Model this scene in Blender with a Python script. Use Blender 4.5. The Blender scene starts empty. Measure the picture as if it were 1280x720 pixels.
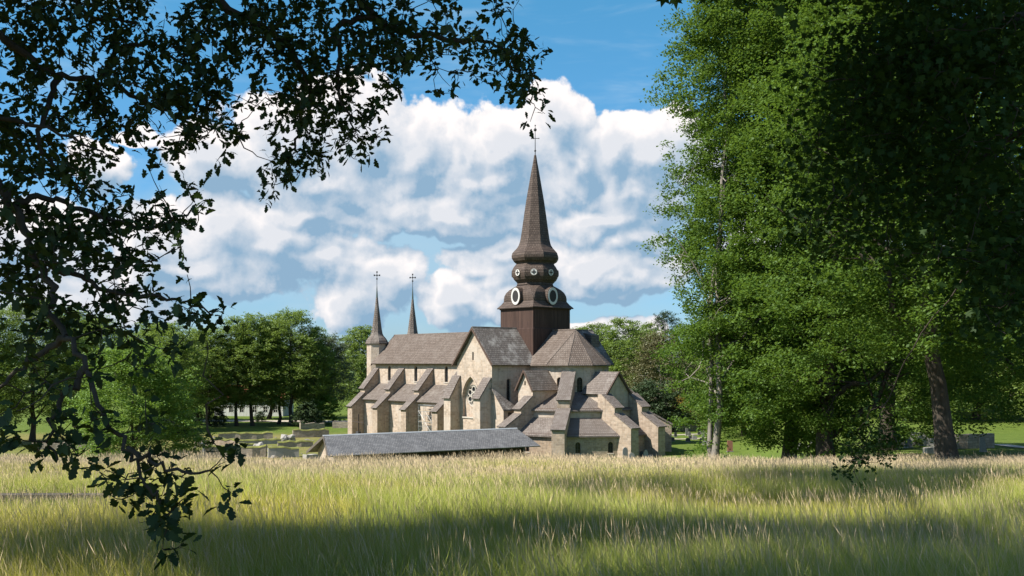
import bpy, bmesh, math, random
import numpy as np
from mathutils import Vector, Matrix
from mathutils.geometry import tessellate_polygon

R = math.radians
rng = np.random.default_rng(7)
random.seed(7)
SC = bpy.context.scene
COL = SC.collection
H0 = 14.0                                     # camera height above the churchyard

# ------------------------------------------------------------------ camera
cam = bpy.data.objects.new('camera', bpy.data.cameras.new('camera'))
COL.objects.link(cam)
cam.location = (0, 0, H0)
cam.rotation_euler = (R(90), 0, 0)
cam.data.sensor_width = 36; cam.data.lens = 36
cam.data.shift_y = 93 / 1280
cam.data.clip_start = 0.1; cam.data.clip_end = 6000
SC.camera = cam

# ------------------------------------------------------------------ light
SUN_EL = R(48)
SUN_H = Vector((-0.936, -0.35, 0)).normalized()          # towards the sun, seen from above
SUN_DIR = Vector((SUN_H.x * math.cos(SUN_EL), SUN_H.y * math.cos(SUN_EL), math.sin(SUN_EL)))
sl = bpy.data.lights.new('sun', 'SUN'); sl.energy = 5.0; sl.angle = R(0.53); sl.color = (1.0, 0.945, 0.865)
sun = bpy.data.objects.new('sun', sl); COL.objects.link(sun)
sun.rotation_euler = (-SUN_DIR).to_track_quat('-Z', 'Y').to_euler()

SC.view_settings.view_transform = 'Standard'
SC.view_settings.look = 'None'
SC.view_settings.exposure = 0.85
SC.view_settings.gamma = 1.0
SC.view_settings.use_curve_mapping = False
SC.render.engine = 'CYCLES'
cy = SC.cycles
cy.max_bounces = 6; cy.diffuse_bounces = 3; cy.glossy_bounces = 2; cy.transmission_bounces = 3; cy.transparent_max_bounces = 4
cy.caustics_reflective = False; cy.caustics_refractive = False
try:
    cy.use_denoising = True; cy.denoiser = 'OPENIMAGEDENOISE'
    cy.denoising_input_passes = 'RGB_ALBEDO_NORMAL'; cy.denoising_prefilter = 'ACCURATE'
except Exception:
    pass

# ------------------------------------------------------------------ node helpers
class NT:
    def __init__(s, tree):
        s.t = tree; s.n = tree.nodes; s.l = tree.links
    def new(s, typ, **kw):
        nd = s.n.new(typ)
        for k, v in kw.items(): setattr(nd, k, v)
        return nd
    def put(s, sock, v):
        if v is None: return
        if isinstance(v, bpy.types.NodeSocket): s.l.new(v, sock)
        else: sock.default_value = v
    def math(s, op, a, b=None, c=None, clamp=False):
        nd = s.new('ShaderNodeMath', operation=op, use_clamp=clamp)
        s.put(nd.inputs[0], a); s.put(nd.inputs[1], b); s.put(nd.inputs[2], c)
        return nd.outputs[0]
    def vmath(s, op, a, b=None, scale=None):
        nd = s.new('ShaderNodeVectorMath', operation=op)
        s.put(nd.inputs[0], a)
        if b is not None: s.put(nd.inputs[1], b)
        if scale is not None: s.put(nd.inputs['Scale'], scale)
        return nd.outputs['Value'] if op in ('LENGTH', 'DOT_PRODUCT', 'DISTANCE') else nd.outputs[0]
    def mix(s, f, a, b, mode='MIX'):
        nd = s.new('ShaderNodeMix', data_type='RGBA', blend_type=mode)
        s.put(nd.inputs[0], f)
        for sock, v in ((nd.inputs[6], a), (nd.inputs[7], b)):
            if isinstance(v, (tuple, list)) and len(v) == 3: v = (*v, 1)
            s.put(sock, v)
        return nd.outputs[2]
    def noise(s, vec, scale, detail=4, rough=0.55, dist=0.0, dim='3D'):
        nd = s.new('ShaderNodeTexNoise', noise_dimensions=dim)
        if vec is not None: s.l.new(vec, nd.inputs['Vector'])
        nd.inputs['Scale'].default_value = scale; nd.inputs['Detail'].default_value = detail
        nd.inputs['Roughness'].default_value = rough; nd.inputs['Distortion'].default_value = dist
        return nd.outputs['Fac']
    def remap(s, v, a, b, c=0.0, d=1.0, smooth=False):
        nd = s.new('ShaderNodeMapRange', interpolation_type='SMOOTHSTEP' if smooth else 'LINEAR')
        s.put(nd.inputs[0], v)
        for i, q in enumerate((a, b, c, d)): s.put(nd.inputs[1 + i], q)
        return nd.outputs[0]
    def mapping(s, vec, scale):
        nd = s.new('ShaderNodeMapping'); s.l.new(vec, nd.inputs['Vector']); nd.inputs['Scale'].default_value = scale
        return nd.outputs[0]

# ------------------------------------------------------------------ sky with cumulus
CLOUDS = [  # azimuth, elevation, half width, half height (radians), cumulus heaps low in the sky
    (-.275, .190, .050, .034), (-.215, .205, .060, .046), (-.150, .215, .060, .050), (-.095, .200, .045, .040), (-.180, .170, .110, .040),
    (-.045, .205, .040, .040), (.000, .205, .045, .046), (.038, .225, .036, .046), (.060, .195, .045, .040), (-.020, .175, .090, .040),
    (.100, .205, .040, .034), (.140, .200, .045, .038), (.172, .180, .040, .040), (.130, .165, .080, .036),
    (-.060, .140, .120, .026), (-.200, .135, .100, .020), (.090, .135, .090, .020),
    (-.330, .108, .050, .034), (-.280, .122, .055, .040), (-.230, .112, .050, .034), (-.300, .085, .110, .026), (-.175, .098, .060, .022),
    (-.150, .062, .060, .030), (-.115, .080, .030, .024), (-.045, .060, .045, .026), (.000, .066, .036, .026), (.000, .100, .080, .022),
    (.085, .092, .050, .028), (.120, .110, .032, .026), (.110, .080, .060, .018), (-.385, .170, .030, .024), (-.345, .205, .02, .014), (-.47, .10, .10, .05), (-.40, .055, .10, .025), (.09, .032, .06, .014),
    (.34, .12, .12, .07), (-.9, .2, .25, .12), (.8, .22, .3, .1), (1.6, .3, .4, .15), (-1.9, .35, .5, .15), (2.8, .25, .3, .12)]

def build_world():
    w = bpy.data.worlds.new('World'); SC.world = w; w.use_nodes = True
    w.node_tree.nodes.clear()
    g = bpy.data.node_groups.new('cumulus_density', 'ShaderNodeTree')
    g.interface.new_socket('P', in_out='INPUT', socket_type='NodeSocketVector')
    g.interface.new_socket('D', in_out='OUTPUT', socket_type='NodeSocketFloat')
    q = NT(g); gi = q.new('NodeGroupInput'); go = q.new('NodeGroupOutput')
    P = gi.outputs[0]
    wn = q.new('ShaderNodeTexNoise', noise_dimensions='2D'); q.l.new(P, wn.inputs['Vector'])
    wn.inputs['Scale'].default_value = 11; wn.inputs['Detail'].default_value = 3
    off = q.vmath('SCALE', q.vmath('SUBTRACT', wn.outputs['Color'], (.5, .5, .5)), scale=.055)
    P2 = q.vmath('MULTIPLY', q.vmath('ADD', P, off), (1, 1, 0))
    best = None
    for a, e, rx, ry in CLOUDS:
        d = q.vmath('LENGTH', q.vmath('MULTIPLY', q.vmath('SUBTRACT', P2, (a, e, 0)), (1 / rx, 1 / ry, 0)))
        f = q.math('SUBTRACT', 1.0, d)
        best = f if best is None else q.math('SMOOTH_MAX', best, f, .18)
    n1 = q.noise(P, 22, 8, .62, 0, '2D')
    vor = q.new('ShaderNodeTexVoronoi', feature='F1', voronoi_dimensions='2D'); q.l.new(q.vmath('ADD', P, q.vmath('SCALE', off, scale=.4)), vor.inputs['Vector'])
    vor.inputs['Scale'].default_value = 38; vor.inputs['Detail'].default_value = 3; vor.inputs['Roughness'].default_value = .5
    vor.normalize = True
    v = q.math('SUBTRACT', .45, vor.outputs['Distance'])
    D = q.math('ADD', q.math('MULTIPLY', best, 1.15), q.math('MULTIPLY', q.math('SUBTRACT', n1, .5), .85))
    D = q.math('ADD', q.math('ADD', D, .04), q.math('MULTIPLY', v, .66))
    q.l.new(D, go.inputs[0])

    k = NT(w.node_tree)
    tc = k.new('ShaderNodeTexCoord'); G = tc.outputs['Generated']
    sx = k.new('ShaderNodeSeparateXYZ'); k.l.new(G, sx.inputs[0])
    az = k.math('ARCTAN2', sx.outputs[0], sx.outputs[1]); el = k.math('ARCSINE', sx.outputs[2])
    cb = k.new('ShaderNodeCombineXYZ'); k.l.new(az, cb.inputs[0]); k.l.new(el, cb.inputs[1]); cb.inputs[2].default_value = .37
    P = cb.outputs[0]
    def dens(vec):
        nd = k.new('ShaderNodeGroup'); nd.node_tree = g; k.l.new(vec, nd.inputs[0]); return nd.outputs[0]
    D0 = dens(P)
    D1 = dens(k.vmath('ADD', P, (-.004, .007, 0)))
    D2 = dens(k.vmath('ADD', P, (-.012, .026, 0)))
    alpha = k.remap(D0, .0, .20, 0, 1, True)
    lit = k.math('ADD', k.math('MULTIPLY', k.math('SUBTRACT', D0, D1), .75), k.math('MULTIPLY', k.math('SUBTRACT', D0, D2), .8))
    lit = k.remap(lit, -.60, .56, 0, 1, False)
    deep = k.remap(D0, .55, 1.0, 0, .35, True)
    lit = k.math('SUBTRACT', lit, deep, clamp=True)
    ccol = k.mix(lit, (2.05, 3.25, 4.5), (7.7, 7.3, 7.2))
    sky = k.new('ShaderNodeTexSky', sky_type='NISHITA')
    sky.sun_disc = False; sky.sun_elevation = SUN_EL; sky.sun_rotation = math.atan2(SUN_H.x, SUN_H.y)
    sky.altitude = 200; sky.air_density = 1.0; sky.dust_density = .4; sky.ozone_density = 3.0
    hs = k.new('ShaderNodeHueSaturation'); hs.inputs['Saturation'].default_value = 1.0; hs.inputs['Value'].default_value = 1.0
    k.l.new(sky.outputs[0], hs.inputs['Color'])
    air = k.mix(1.0, hs.outputs[0], k.mix(k.remap(el, .42, .8, 0, 1), k.mix(k.remap(el, 0, .34, 0, 1), (.56, .72, 1.02), (.50, 1.12, 1.2)), (1.0, 1.1, 1.15)), 'MULTIPLY')
    # thin veil of high cloud
    veil = k.noise(k.mapping(P, (3, 14, 1)), 2.2, 4, .6, .3, '2D')
    veil = k.remap(veil, .48, .85, 0, .28, True)
    s2 = k.mix(veil, air, (4.6, 5.8, 6.6))
    mist = k.math('SUBTRACT', 1.0, k.vmath('LENGTH', k.vmath('MULTIPLY', k.vmath('SUBTRACT', P, (-.06, .125, .37)), (1 / .36, 1 / .11, 0))))
    mist = k.remap(k.math('ADD', mist, k.math('MULTIPLY', k.math('SUBTRACT', D0, 0.0), .25)), -.05, .5, 0, .85, True)
    s2 = k.mix(mist, s2, (3.1, 4.6, 5.7))
    c = k.mix(alpha, s2, ccol)
    bg = k.new('ShaderNodeBackground'); bg.inputs['Strength'].default_value = .077
    k.l.new(c, bg.inputs['Color'])
    out = k.new('ShaderNodeOutputWorld'); k.l.new(bg.outputs[0], out.inputs['Surface'])
    w.cycles.sampling_method = 'MANUAL'; w.cycles.sample_map_resolution = 512
build_world()

# ------------------------------------------------------------------ materials
def mat_new(name):
    m = bpy.data.materials.new(name); m.use_nodes = True
    m.node_tree.nodes.clear()
    k = NT(m.node_tree)
    out = k.new('ShaderNodeOutputMaterial')
    return m, k, out

def principled(k, out, col, rough=.85, bump=None, bstr=.3, bdist=.05, spec=.3, metallic=0.0):
    p = k.new('ShaderNodeBsdfPrincipled')
    if isinstance(col, (tuple, list)): col = (*col[:3], 1)
    k.put(p.inputs['Base Color'], col); k.put(p.inputs['Roughness'], rough)
    p.inputs['Specular IOR Level'].default_value = spec; p.inputs['Metallic'].default_value = metallic
    if bump is not None:
        b = k.new('ShaderNodeBump'); b.inputs['Strength'].default_value = bstr; b.inputs['Distance'].default_value = bdist
        k.l.new(bump, b.inputs['Height']); k.l.new(b.outputs[0], p.inputs['Normal'])
    k.l.new(p.outputs[0], out.inputs['Surface'])
    return p

def mat_plain(name, col, rough=.8, var=.25, scale=6, spec=.3, metallic=0.0):
    m, k, out = mat_new(name)
    tc = k.new('ShaderNodeTexCoord')
    n = k.noise(tc.outputs['Object'], scale, 5, .6)
    a = tuple(c * (1 - var) for c in col); b = tuple(min(1, c * (1 + var)) for c in col)
    principled(k, out, k.mix(k.remap(n, .3, .7), a, b), rough, n, .3, .03, spec, metallic)
    return m

def mat_masonry(name, stone, mortar, bw, rh, plaster=0.0, plaster_col=(.5, .42, .32)):
    m, k, out = mat_new(name)
    uv = k.new('ShaderNodeUVMap').outputs[0]
    tc = k.new('ShaderNodeTexCoord').outputs['Object']
    wob = k.new('ShaderNodeTexNoise'); k.l.new(tc, wob.inputs['Vector']); wob.inputs['Scale'].default_value = 2.5
    v = k.vmath('ADD', uv, k.vmath('SCALE', k.vmath('SUBTRACT', wob.outputs['Color'], (.5, .5, .5)), scale=.16))
    b = k.new('ShaderNodeTexBrick'); k.l.new(v, b.inputs['Vector'])
    b.inputs['Scale'].default_value = 1; b.inputs['Brick Width'].default_value = bw; b.inputs['Row Height'].default_value = rh
    b.inputs['Mortar Size'].default_value = .022; b.inputs['Mortar Smooth'].default_value = .4; b.inputs['Bias'].default_value = 0
    b.squash = .7; b.squash_frequency = 3; b.offset_frequency = 2
    s1 = tuple(c * .68 for c in stone); s2 = tuple(min(1, c * 1.24) for c in stone)
    b.inputs['Color1'].default_value = (*s1, 1); b.inputs['Color2'].default_value = (*s2, 1); b.inputs['Mortar'].default_value = (*mortar, 1)
    big = k.noise(tc, .45, 5, .65)
    mid = k.noise(tc, 3.2, 6, .7)
    col = k.mix(k.remap(mid, .32, .7, 0, .55), b.outputs['Color'], (stone[0] * 1.12, stone[1] * .95, stone[2] * .78))
    if plaster > 0:
        pm = k.remap(big, .62 - plaster * .5, .72 - plaster * .35, 0, 1, True)
        pc = k.mix(k.remap(mid, .3, .7), tuple(c * .9 for c in plaster_col), tuple(c * 1.08 for c in plaster_col))
        col = k.mix(k.math('MULTIPLY', pm, .86), col, pc)
    streak = k.noise(k.mapping(tc, (1.6, 1.6, .12)), 1.3, 5, .65)
    col = k.mix(k.remap(streak, .5, .75, 0, .5), col, (stone[0] * .42, stone[1] * .42, stone[2] * .42))
    h = k.math('ADD', k.math('MULTIPLY', b.outputs['Fac'], -.6), mid)
    principled(k, out, col, .92, h, .55, .06, .15)
    return m

def mat_shingle(name, c1, c2, row, wid, lichen=(.34, .32, .28), lich=.35, rough=.85):
    m, k, out = mat_new(name)
    uv = k.new('ShaderNodeUVMap').outputs[0]
    tc = k.new('ShaderNodeTexCoord').outputs['Object']
    wob = k.new('ShaderNodeTexNoise'); k.l.new(tc, wob.inputs['Vector']); wob.inputs['Scale'].default_value = .9
    v = k.vmath('ADD', uv, k.vmath('SCALE', k.vmath('SUBTRACT', wob.outputs['Color'], (.5, .5, .5)), scale=.22))
    b = k.new('ShaderNodeTexBrick'); k.l.new(v, b.inputs['Vector'])
    b.inputs['Scale'].default_value = 1; b.inputs['Brick Width'].default_value = wid; b.inputs['Row Height'].default_value = row
    b.inputs['Mortar Size'].default_value = row * .11; b.inputs['Mortar Smooth'].default_value = .3
    b.inputs['Color1'].default_value = (*c1, 1); b.inputs['Color2'].default_value = (*c2, 1)
    b.inputs['Mortar'].default_value = (c1[0] * .45, c1[1] * .45, c1[2] * .45, 1)
    n = k.noise(tc, .55, 6, .68); f = k.noise(uv, 5.5, 4, .7)
    col = k.mix(k.math('MULTIPLY', k.remap(n, .46, .72, 0, 1, True), lich), b.outputs['Color'], lichen)
    col = k.mix(k.remap(f, .3, .75, 0, .5), col, tuple(c * .55 for c in c1))
    sx = k.new('ShaderNodeSeparateXYZ'); k.l.new(uv, sx.inputs[0])
    saw = k.math('FRACT', k.math('DIVIDE', sx.outputs[1], row))
    h = k.math('ADD', k.math('MULTIPLY', saw, -.7), k.math('ADD', k.math('MULTIPLY', f, .5), k.math('MULTIPLY', b.outputs['Fac'], -.4)))
    principled(k, out, col, rough, h, .6, .07, .25)
    return m

def mat_boards(name, c1, c2, wid=.28):
    m, k, out = mat_new(name)
    uv = k.new('ShaderNodeUVMap').outputs[0]
    sx = k.new('ShaderNodeSeparateXYZ'); k.l.new(uv, sx.inputs[0])
    t = k.math('DIVIDE', sx.outputs[0], wid)
    fl = k.math('FLOOR', t); fr = k.math('FRACT', t)
    cb = k.new('ShaderNodeCombineXYZ'); k.l.new(fl, cb.inputs[0])
    wn = k.new('ShaderNodeTexWhiteNoise', noise_dimensions='1D'); k.l.new(fl, wn.inputs['W'])
    gap = k.math('LESS_THAN', fr, .1)
    tc = k.new('ShaderNodeTexCoord').outputs['Object']
    n = k.noise(k.mapping(tc, (2, 2, .25)), 1.6, 5, .65)
    col = k.mix(wn.outputs['Value'], c1, c2)
    col = k.mix(k.remap(n, .35, .75, 0, .6), col, tuple(c * .45 for c in c1))
    col = k.mix(gap, col, tuple(c * .3 for c in c1))
    principled(k, out, col, .8, k.math('SUBTRACT', n, k.math('MULTIPLY', gap, 1.5)), .5, .05, .25)
    return m

def mat_leaf(name, dark, light, trans, tmix=.35, gloss=.06):
    m, k, out = mat_new(name)
    at = k.new('ShaderNodeAttribute'); at.attribute_name = 'tint'
    f = at.outputs['Fac']
    col = k.mix(f, dark, light)
    d = k.new('ShaderNodeBsdfDiffuse'); k.l.new(col, d.inputs['Color'])
    t = k.new('ShaderNodeBsdfTranslucent'); k.l.new(k.mix(f, tuple(c * .75 for c in trans), tuple(c * 1.2 for c in trans)), t.inputs['Color'])
    ms = k.new('ShaderNodeMixShader'); ms.inputs[0].default_value = tmix
    k.l.new(d.outputs[0], ms.inputs[1]); k.l.new(t.outputs[0], ms.inputs[2])
    gl = k.new('ShaderNodeBsdfGlossy'); gl.inputs['Roughness'].default_value = .6; gl.inputs['Color'].default_value = (.8, .9, .75, 1)
    m2 = k.new('ShaderNodeMixShader'); m2.inputs[0].default_value = gloss
    k.l.new(ms.outputs[0], m2.inputs[1]); k.l.new(gl.outputs[0], m2.inputs[2])
    k.l.new(m2.outputs[0], out.inputs['Surface'])
    return m

def mat_bark(name, c1, c2, sc=5):
    m, k, out = mat_new(name)
    tc = k.new('ShaderNodeTexCoord').outputs['Object']
    n = k.noise(k.mapping(tc, (1, 1, .28)), sc, 6, .7); b = k.noise(tc, .8, 4, .6)
    col = k.mix(k.remap(n, .35, .68), c1, c2)
    col = k.mix(k.remap(b, .45, .7, 0, .5), col, (c1[0] * .8, c1[1] * .95, c1[2] * .7))
    principled(k, out, col, .92, n, .7, .06, .15)
    return m

M = {}
M['plaster'] = mat_masonry('plaster_wall', (.42, .350, .285), (.46, .405, .34), .62, .32, .36, (.48, .408, .335))
M['stone'] = mat_masonry('rubble_stone', (.36, .295, .235), (.41, .355, .29), .62, .32, .08, (.42, .345, .27))
M['stone_old'] = mat_masonry('weathered_stone', (.34, .27, .205), (.40, .345, .275), .48, .24, .05)
M['dry_stone'] = mat_masonry('dry_stone', (.34, .30, .245), (.19, .17, .14), .55, .22, .0)
M['shingle'] = mat_shingle('grey_shingle', (.150, .120, .098), (.225, .190, .165), .40, .30, (.30, .27, .235), .5)
M['shingle_brown'] = mat_shingle('brown_shingle', (.135, .103, .082), (.205, .165, .138), .42, .30, (.25, .215, .185), .4)
M['shingle_worn'] = mat_shingle('worn_shingle', (.135, .115, .100), (.215, .19, .17), .42, .32, (.46, .44, .40), .75)
M['cap'] = mat_shingle('cap_shingle', (.165, .135, .115), (.24, .205, .182), .34, .28, (.31, .28, .25), .45)
M['slate'] = mat_shingle('slate_tiles', (.135, .135, .137), (.225, .222, .22), .30, .34, (.27, .27, .27), .5, .6)
M['tower_shingle'] = mat_shingle('tarred_shingle', (.075, .052, .040), (.140, .102, .080), .36, .26, (.12, .09, .07), .35, .65)
M['boards'] = mat_boards('tarred_boards', (.060, .035, .027), (.092, .054, .041))
M['bargeboard'] = mat_plain('bargeboard', (.10, .065, .05), .8)
M['white'] = mat_plain('white_paint', (.56, .54, .50), .6, .06)
M['glass'] = mat_plain('dark_glass', (.018, .02, .024), .18, .3, 3, .5)
M['louvre'] = mat_plain('dark_louvre', (.03, .027, .026), .7)
M['tracery'] = mat_plain('tracery_stone', (.46, .42, .36), .85, .15)
M['iron'] = mat_plain('iron', (.03, .028, .027), .5, .3, 8, .5)
M['copper'] = mat_plain('copper_tip', (.075, .10, .085), .6)
M['lead'] = mat_plain('lead_ridge', (.42, .43, .44), .5, .1, 4, .4)
M['wood_grey'] = mat_plain('grey_wood', (.125, .108, .09), .9, .35, 9)
M['wood_bench'] = mat_plain('weathered_bench_wood', (.07, .062, .05), .9, .35, 9)
M['wood_dark'] = mat_plain('dark_wood', (.06, .045, .035), .85, .3, 9)
M['steel'] = mat_plain('steel_tube', (.40, .39, .37), .45, .15, 8, .5, .6)
M['plank'] = mat_plain('scaffold_plank', (.36, .29, .2), .85)
M['granite_dark'] = mat_plain('dark_granite', (.055, .055, .058), .5, .3, 20, .5)
M['granite_grey'] = mat_plain('grey_granite', (.21, .205, .2), .75, .25, 14)
M['limestone'] = mat_plain('pale_limestone', (.33, .31, .275), .85, .2, 10)
M['granite_red'] = mat_plain('red_granite', (.30, .13, .09), .65, .25, 14)
M['house_wall'] = mat_boards('white_boards', (.62, .62, .60), (.72, .72, .7), .2)
M['red_tile'] = mat_shingle('red_roof_tiles', (.33, .10, .05), (.46, .16, .08), .34, .24, (.30, .15, .1), .3)
M['gravel'] = mat_plain('pale_gravel', (.42, .37, .30), .95, .2, 3)
M['bark_dark'] = mat_bark('dark_bark', (.045, .036, .028), (.095, .078, .062))
M['bark_pale'] = mat_bark('pale_bark', (.15, .13, .108), (.285, .255, .22), 3.5)
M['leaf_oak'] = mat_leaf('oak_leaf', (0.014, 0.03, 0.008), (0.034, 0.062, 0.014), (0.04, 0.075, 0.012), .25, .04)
M['leaf_beech'] = mat_leaf('beech_leaf', (0.036, 0.08, 0.011), (.105, .175, .024), (0.18, 0.29, 0.033), .36, .02)
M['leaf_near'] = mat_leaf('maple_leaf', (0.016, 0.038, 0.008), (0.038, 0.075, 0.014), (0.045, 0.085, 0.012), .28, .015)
M['leaf_lime'] = mat_leaf('lime_leaf', (.078, .132, .022), (.19, .255, .046), (.25, .35, .055), .4, .04)
M['leaf_bright'] = mat_leaf('bright_leaf', (0.075, 0.15, 0.018), (0.17, 0.27, 0.04), (0.22, 0.34, 0.04), .38, .04)
M['leaf_grey'] = mat_leaf('grey_green_leaf', (.058, .080, .042), (.125, .150, .085), (.12, .15, .06), .28, .05)
M['leaf_dark'] = mat_leaf('dark_leaf', (0.024, 0.048, 0.018), (0.058, 0.092, 0.034), (0.06, 0.1, 0.03), .2, .04)
M['leaf_brown'] = mat_leaf('sparse_olive_leaf', (.085, .082, .036), (.175, .158, .075), (.16, .14, .05), .28, .04)
M['leaf_gold'] = mat_leaf('golden_leaf', (.22, .15, .02), (.38, .25, .035), (.3, .2, .03), .3, .04)

def mat_terrain():
    m, k, out = mat_new('ground_turf')
    geo = k.new('ShaderNodeNewGeometry'); P = geo.outputs['Position']
    sx = k.new('ShaderNodeSeparateXYZ'); k.l.new(P, sx.inputs[0])
    n1 = k.noise(P, .06, 5, .6); n2 = k.noise(P, .9, 6, .7); n3 = k.noise(P, 9, 4, .7)
    green = k.mix(k.remap(n2, .3, .7), (.070, .115, .018), (.135, .180, .034))
    dry = k.mix(k.remap(n2, .3, .7), (.16, .155, .045), (.25, .21, .085))
    # the old monastery ground to the left of the church is drier turf
    a = k.remap(sx.outputs[0], -12, -30, 0, 1, True); b = k.remap(sx.outputs[1], 205, 190, 0, 1, True)
    f = k.math('MULTIPLY', k.math('MULTIPLY', a, b), k.remap(n1, .35, .6, .35, 1))
    col = k.mix(f, green, dry)
    # under the tall grass: thatch and soil
    md = k.remap(sx.outputs[1], 58, 50, 0, 1, True)
    col = k.mix(md, col, k.mix(n2, (.10, .105, .032), (.17, .15, .06)))
    col = k.mix(k.remap(n3, .35, .75, 0, .35), col, (.05, .06, .015))
    principled(k, out, col, .95, k.math('ADD', n2, n3), .6, .12, .1)
    return m
M['terrain'] = mat_terrain()

def mat_grass():
    m, k, out = mat_new('meadow_blades')
    at = k.new('ShaderNodeAttribute'); at.attribute_name = 'Col'
    c = at.outputs['Color']
    d = k.new('ShaderNodeBsdfDiffuse'); k.l.new(c, d.inputs['Color'])
    # brightening put in the shading: normal leaned up so upright blades take more sun
    geo = k.new('ShaderNodeNewGeometry')
    nn = k.vmath('NORMALIZE', k.vmath('ADD', k.vmath('SCALE', geo.outputs['Normal'], scale=.45), (0, 0, .8)))
    k.l.new(nn, d.inputs['Normal'])
    t = k.new('ShaderNodeBsdfTranslucent'); k.l.new(c, t.inputs['Color'])
    ms = k.new('ShaderNodeMixShader'); ms.inputs[0].default_value = .22
    k.l.new(d.outputs[0], ms.inputs[1]); k.l.new(t.outputs[0], ms.inputs[2])
    k.l.new(ms.outputs[0], out.inputs['Surface'])
    return m
M['grass'] = mat_grass()

# ------------------------------------------------------------------ object helpers
def tag(o, label=None, cat=None, group=None, kind=None):
    for key, v in (('label', label), ('category', cat), ('group', group), ('kind', kind)):
        if v: o[key] = v
    return o

def empty(name, loc, rz=0, **kw):
    o = bpy.data.objects.new(name, None); COL.objects.link(o)
    o.location = loc; o.rotation_euler = (0, 0, rz); o.empty_display_size = .5
    return tag(o, **kw)

class MB:
    """collects faces, builds ONE mesh object with metric UVs per face"""
    def __init__(s): s.v = []; s.f = []; s.m = []
    def face(s, pts, mi=0):
        i = len(s.v); s.v.extend([tuple(p) for p in pts]); s.f.append(tuple(range(i, i + len(pts)))); s.m.append(mi)
    def hexa(s, a, b, mi=0):
        """a: 4 bottom points, b: 4 top points, same order (counter-clockwise seen from above)"""
        s.face(list(reversed(a)), mi); s.face(b, mi)
        for i in range(4):
            j = (i + 1) % 4; s.face([a[i], a[j], b[j], b[i]], mi)
    def box(s, x0, x1, y0, y1, z0, z1, mi=0):
        s.hexa([(x0, y0, z0), (x1, y0, z0), (x1, y1, z0), (x0, y1, z0)], [(x0, y0, z1), (x1, y0, z1), (x1, y1, z1), (x0, y1, z1)], mi)
    def bar(s, p, q, r, n=6, r2=None, mi=0):
        p = Vector(p); q = Vector(q); d = (q - p).normalized()
        u = d.cross(Vector((0, 0, 1)) if abs(d.z) < .95 else Vector((1, 0, 0))).normalized(); w = d.cross(u)
        r2 = r if r2 is None else r2
        A = [p + (u * math.cos(t) + w * math.sin(t)) * r for t in [2 * math.pi * i / n for i in range(n)]]
        B = [q + (u * math.cos(t) + w * math.sin(t)) * r2 for t in [2 * math.pi * i / n for i in range(n)]]
        for i in range(n):
            j = (i + 1) % n; s.face([A[i], A[j], B[j], B[i]], mi)
        s.face(list(reversed(A)), mi); s.face(B, mi)
    def rings(s, rings, mi=0, cap=True):
        n = len(rings[0])
        for a, b in zip(rings[:-1], rings[1:]):
            for i in range(n):
                j = (i + 1) % n; s.face([a[i], a[j], b[j], b[i]], mi)
        if cap: s.face(list(reversed(rings[0])), mi); s.face(rings[-1], mi)
    def slab(s, e0, e1, r1, r0, t, mi=0):
        """sloping roof slab: eave e0-e1, ridge r0-r1, thickness t along its normal, lower face on the given points"""
        a, b, c, d = map(Vector, (e0, e1, r1, r0))
        n = (b - a).cross(d - a).normalized()
        if n.z < 0: n = -n
        lo = [a, b, c, d]; hi = [p + n * t for p in lo]
        if (b - a).cross(d - a).z < 0: lo.reverse(); hi.reverse()
        s.hexa(lo, hi, mi)
    def panel(s, O, U, outline, holes=(), depth=.35, mi=0):
        """upright wall face: O origin, U horizontal unit vector; outline and holes in (along, z); holes get reveals of the given depth"""
        O = Vector(O); U = Vector(U); N = U.cross(Vector((0, 0, 1)))
        loops = [[Vector((a, z, 0)) for a, z in outline]] + [[Vector((a, z, 0)) for a, z in h] for h in holes]
        flat = [p for l in loops for p in l]
        P = lambda p, dd=0: O + U * p.x + Vector((0, 0, p.y)) - N * dd
        for tri in tessellate_polygon(loops):
            pts = [P(flat[i]) for i in tri]
            nn = (pts[1] - pts[0]).cross(pts[2] - pts[0])
            if nn.dot(N) < 0: pts.reverse()
            s.face(pts, mi)
        for h in loops[1:]:
            for i in range(len(h)):
                a, b = h[i], h[(i + 1) % len(h)]
                s.face([P(a), P(b), P(b, depth), P(a, depth)], mi)
    def build(s, name, mats, parent=None, loc=None, smooth=False):
        me = bpy.data.meshes.new(name)
        me.from_pydata(s.v, [], s.f)
        if not isinstance(mats, (list, tuple)): mats = [mats]
        for m in mats: me.materials.append(m)
        me.polygons.foreach_set('material_index', s.m)
        uvl = me.uv_layers.new(name='UVMap').data
        for p in me.polygons:
            n = p.normal
            if abs(n.z) > .995: t = Vector((1, 0, 0)); b = Vector((0, 1, 0))
            else:
                t = Vector((-n.y, n.x, 0)).normalized(); b = n.cross(t)
            for li in p.loop_indices:
                c = me.vertices[me.loops[li].vertex_index].co
                uvl[li].uv = (c.dot(t), c.dot(b))
        if smooth:
            bm = bmesh.new(); bm.from_mesh(me); bmesh.ops.remove_doubles(bm, verts=bm.verts, dist=1e-4); bm.to_mesh(me); bm.free()
            me.polygons.foreach_set('use_smooth', [True] * len(me.polygons))
        o = bpy.data.objects.new(name, me); COL.objects.link(o)
        if parent: o.parent = parent
        if loc is not None: o.location = loc
        return o

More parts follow.
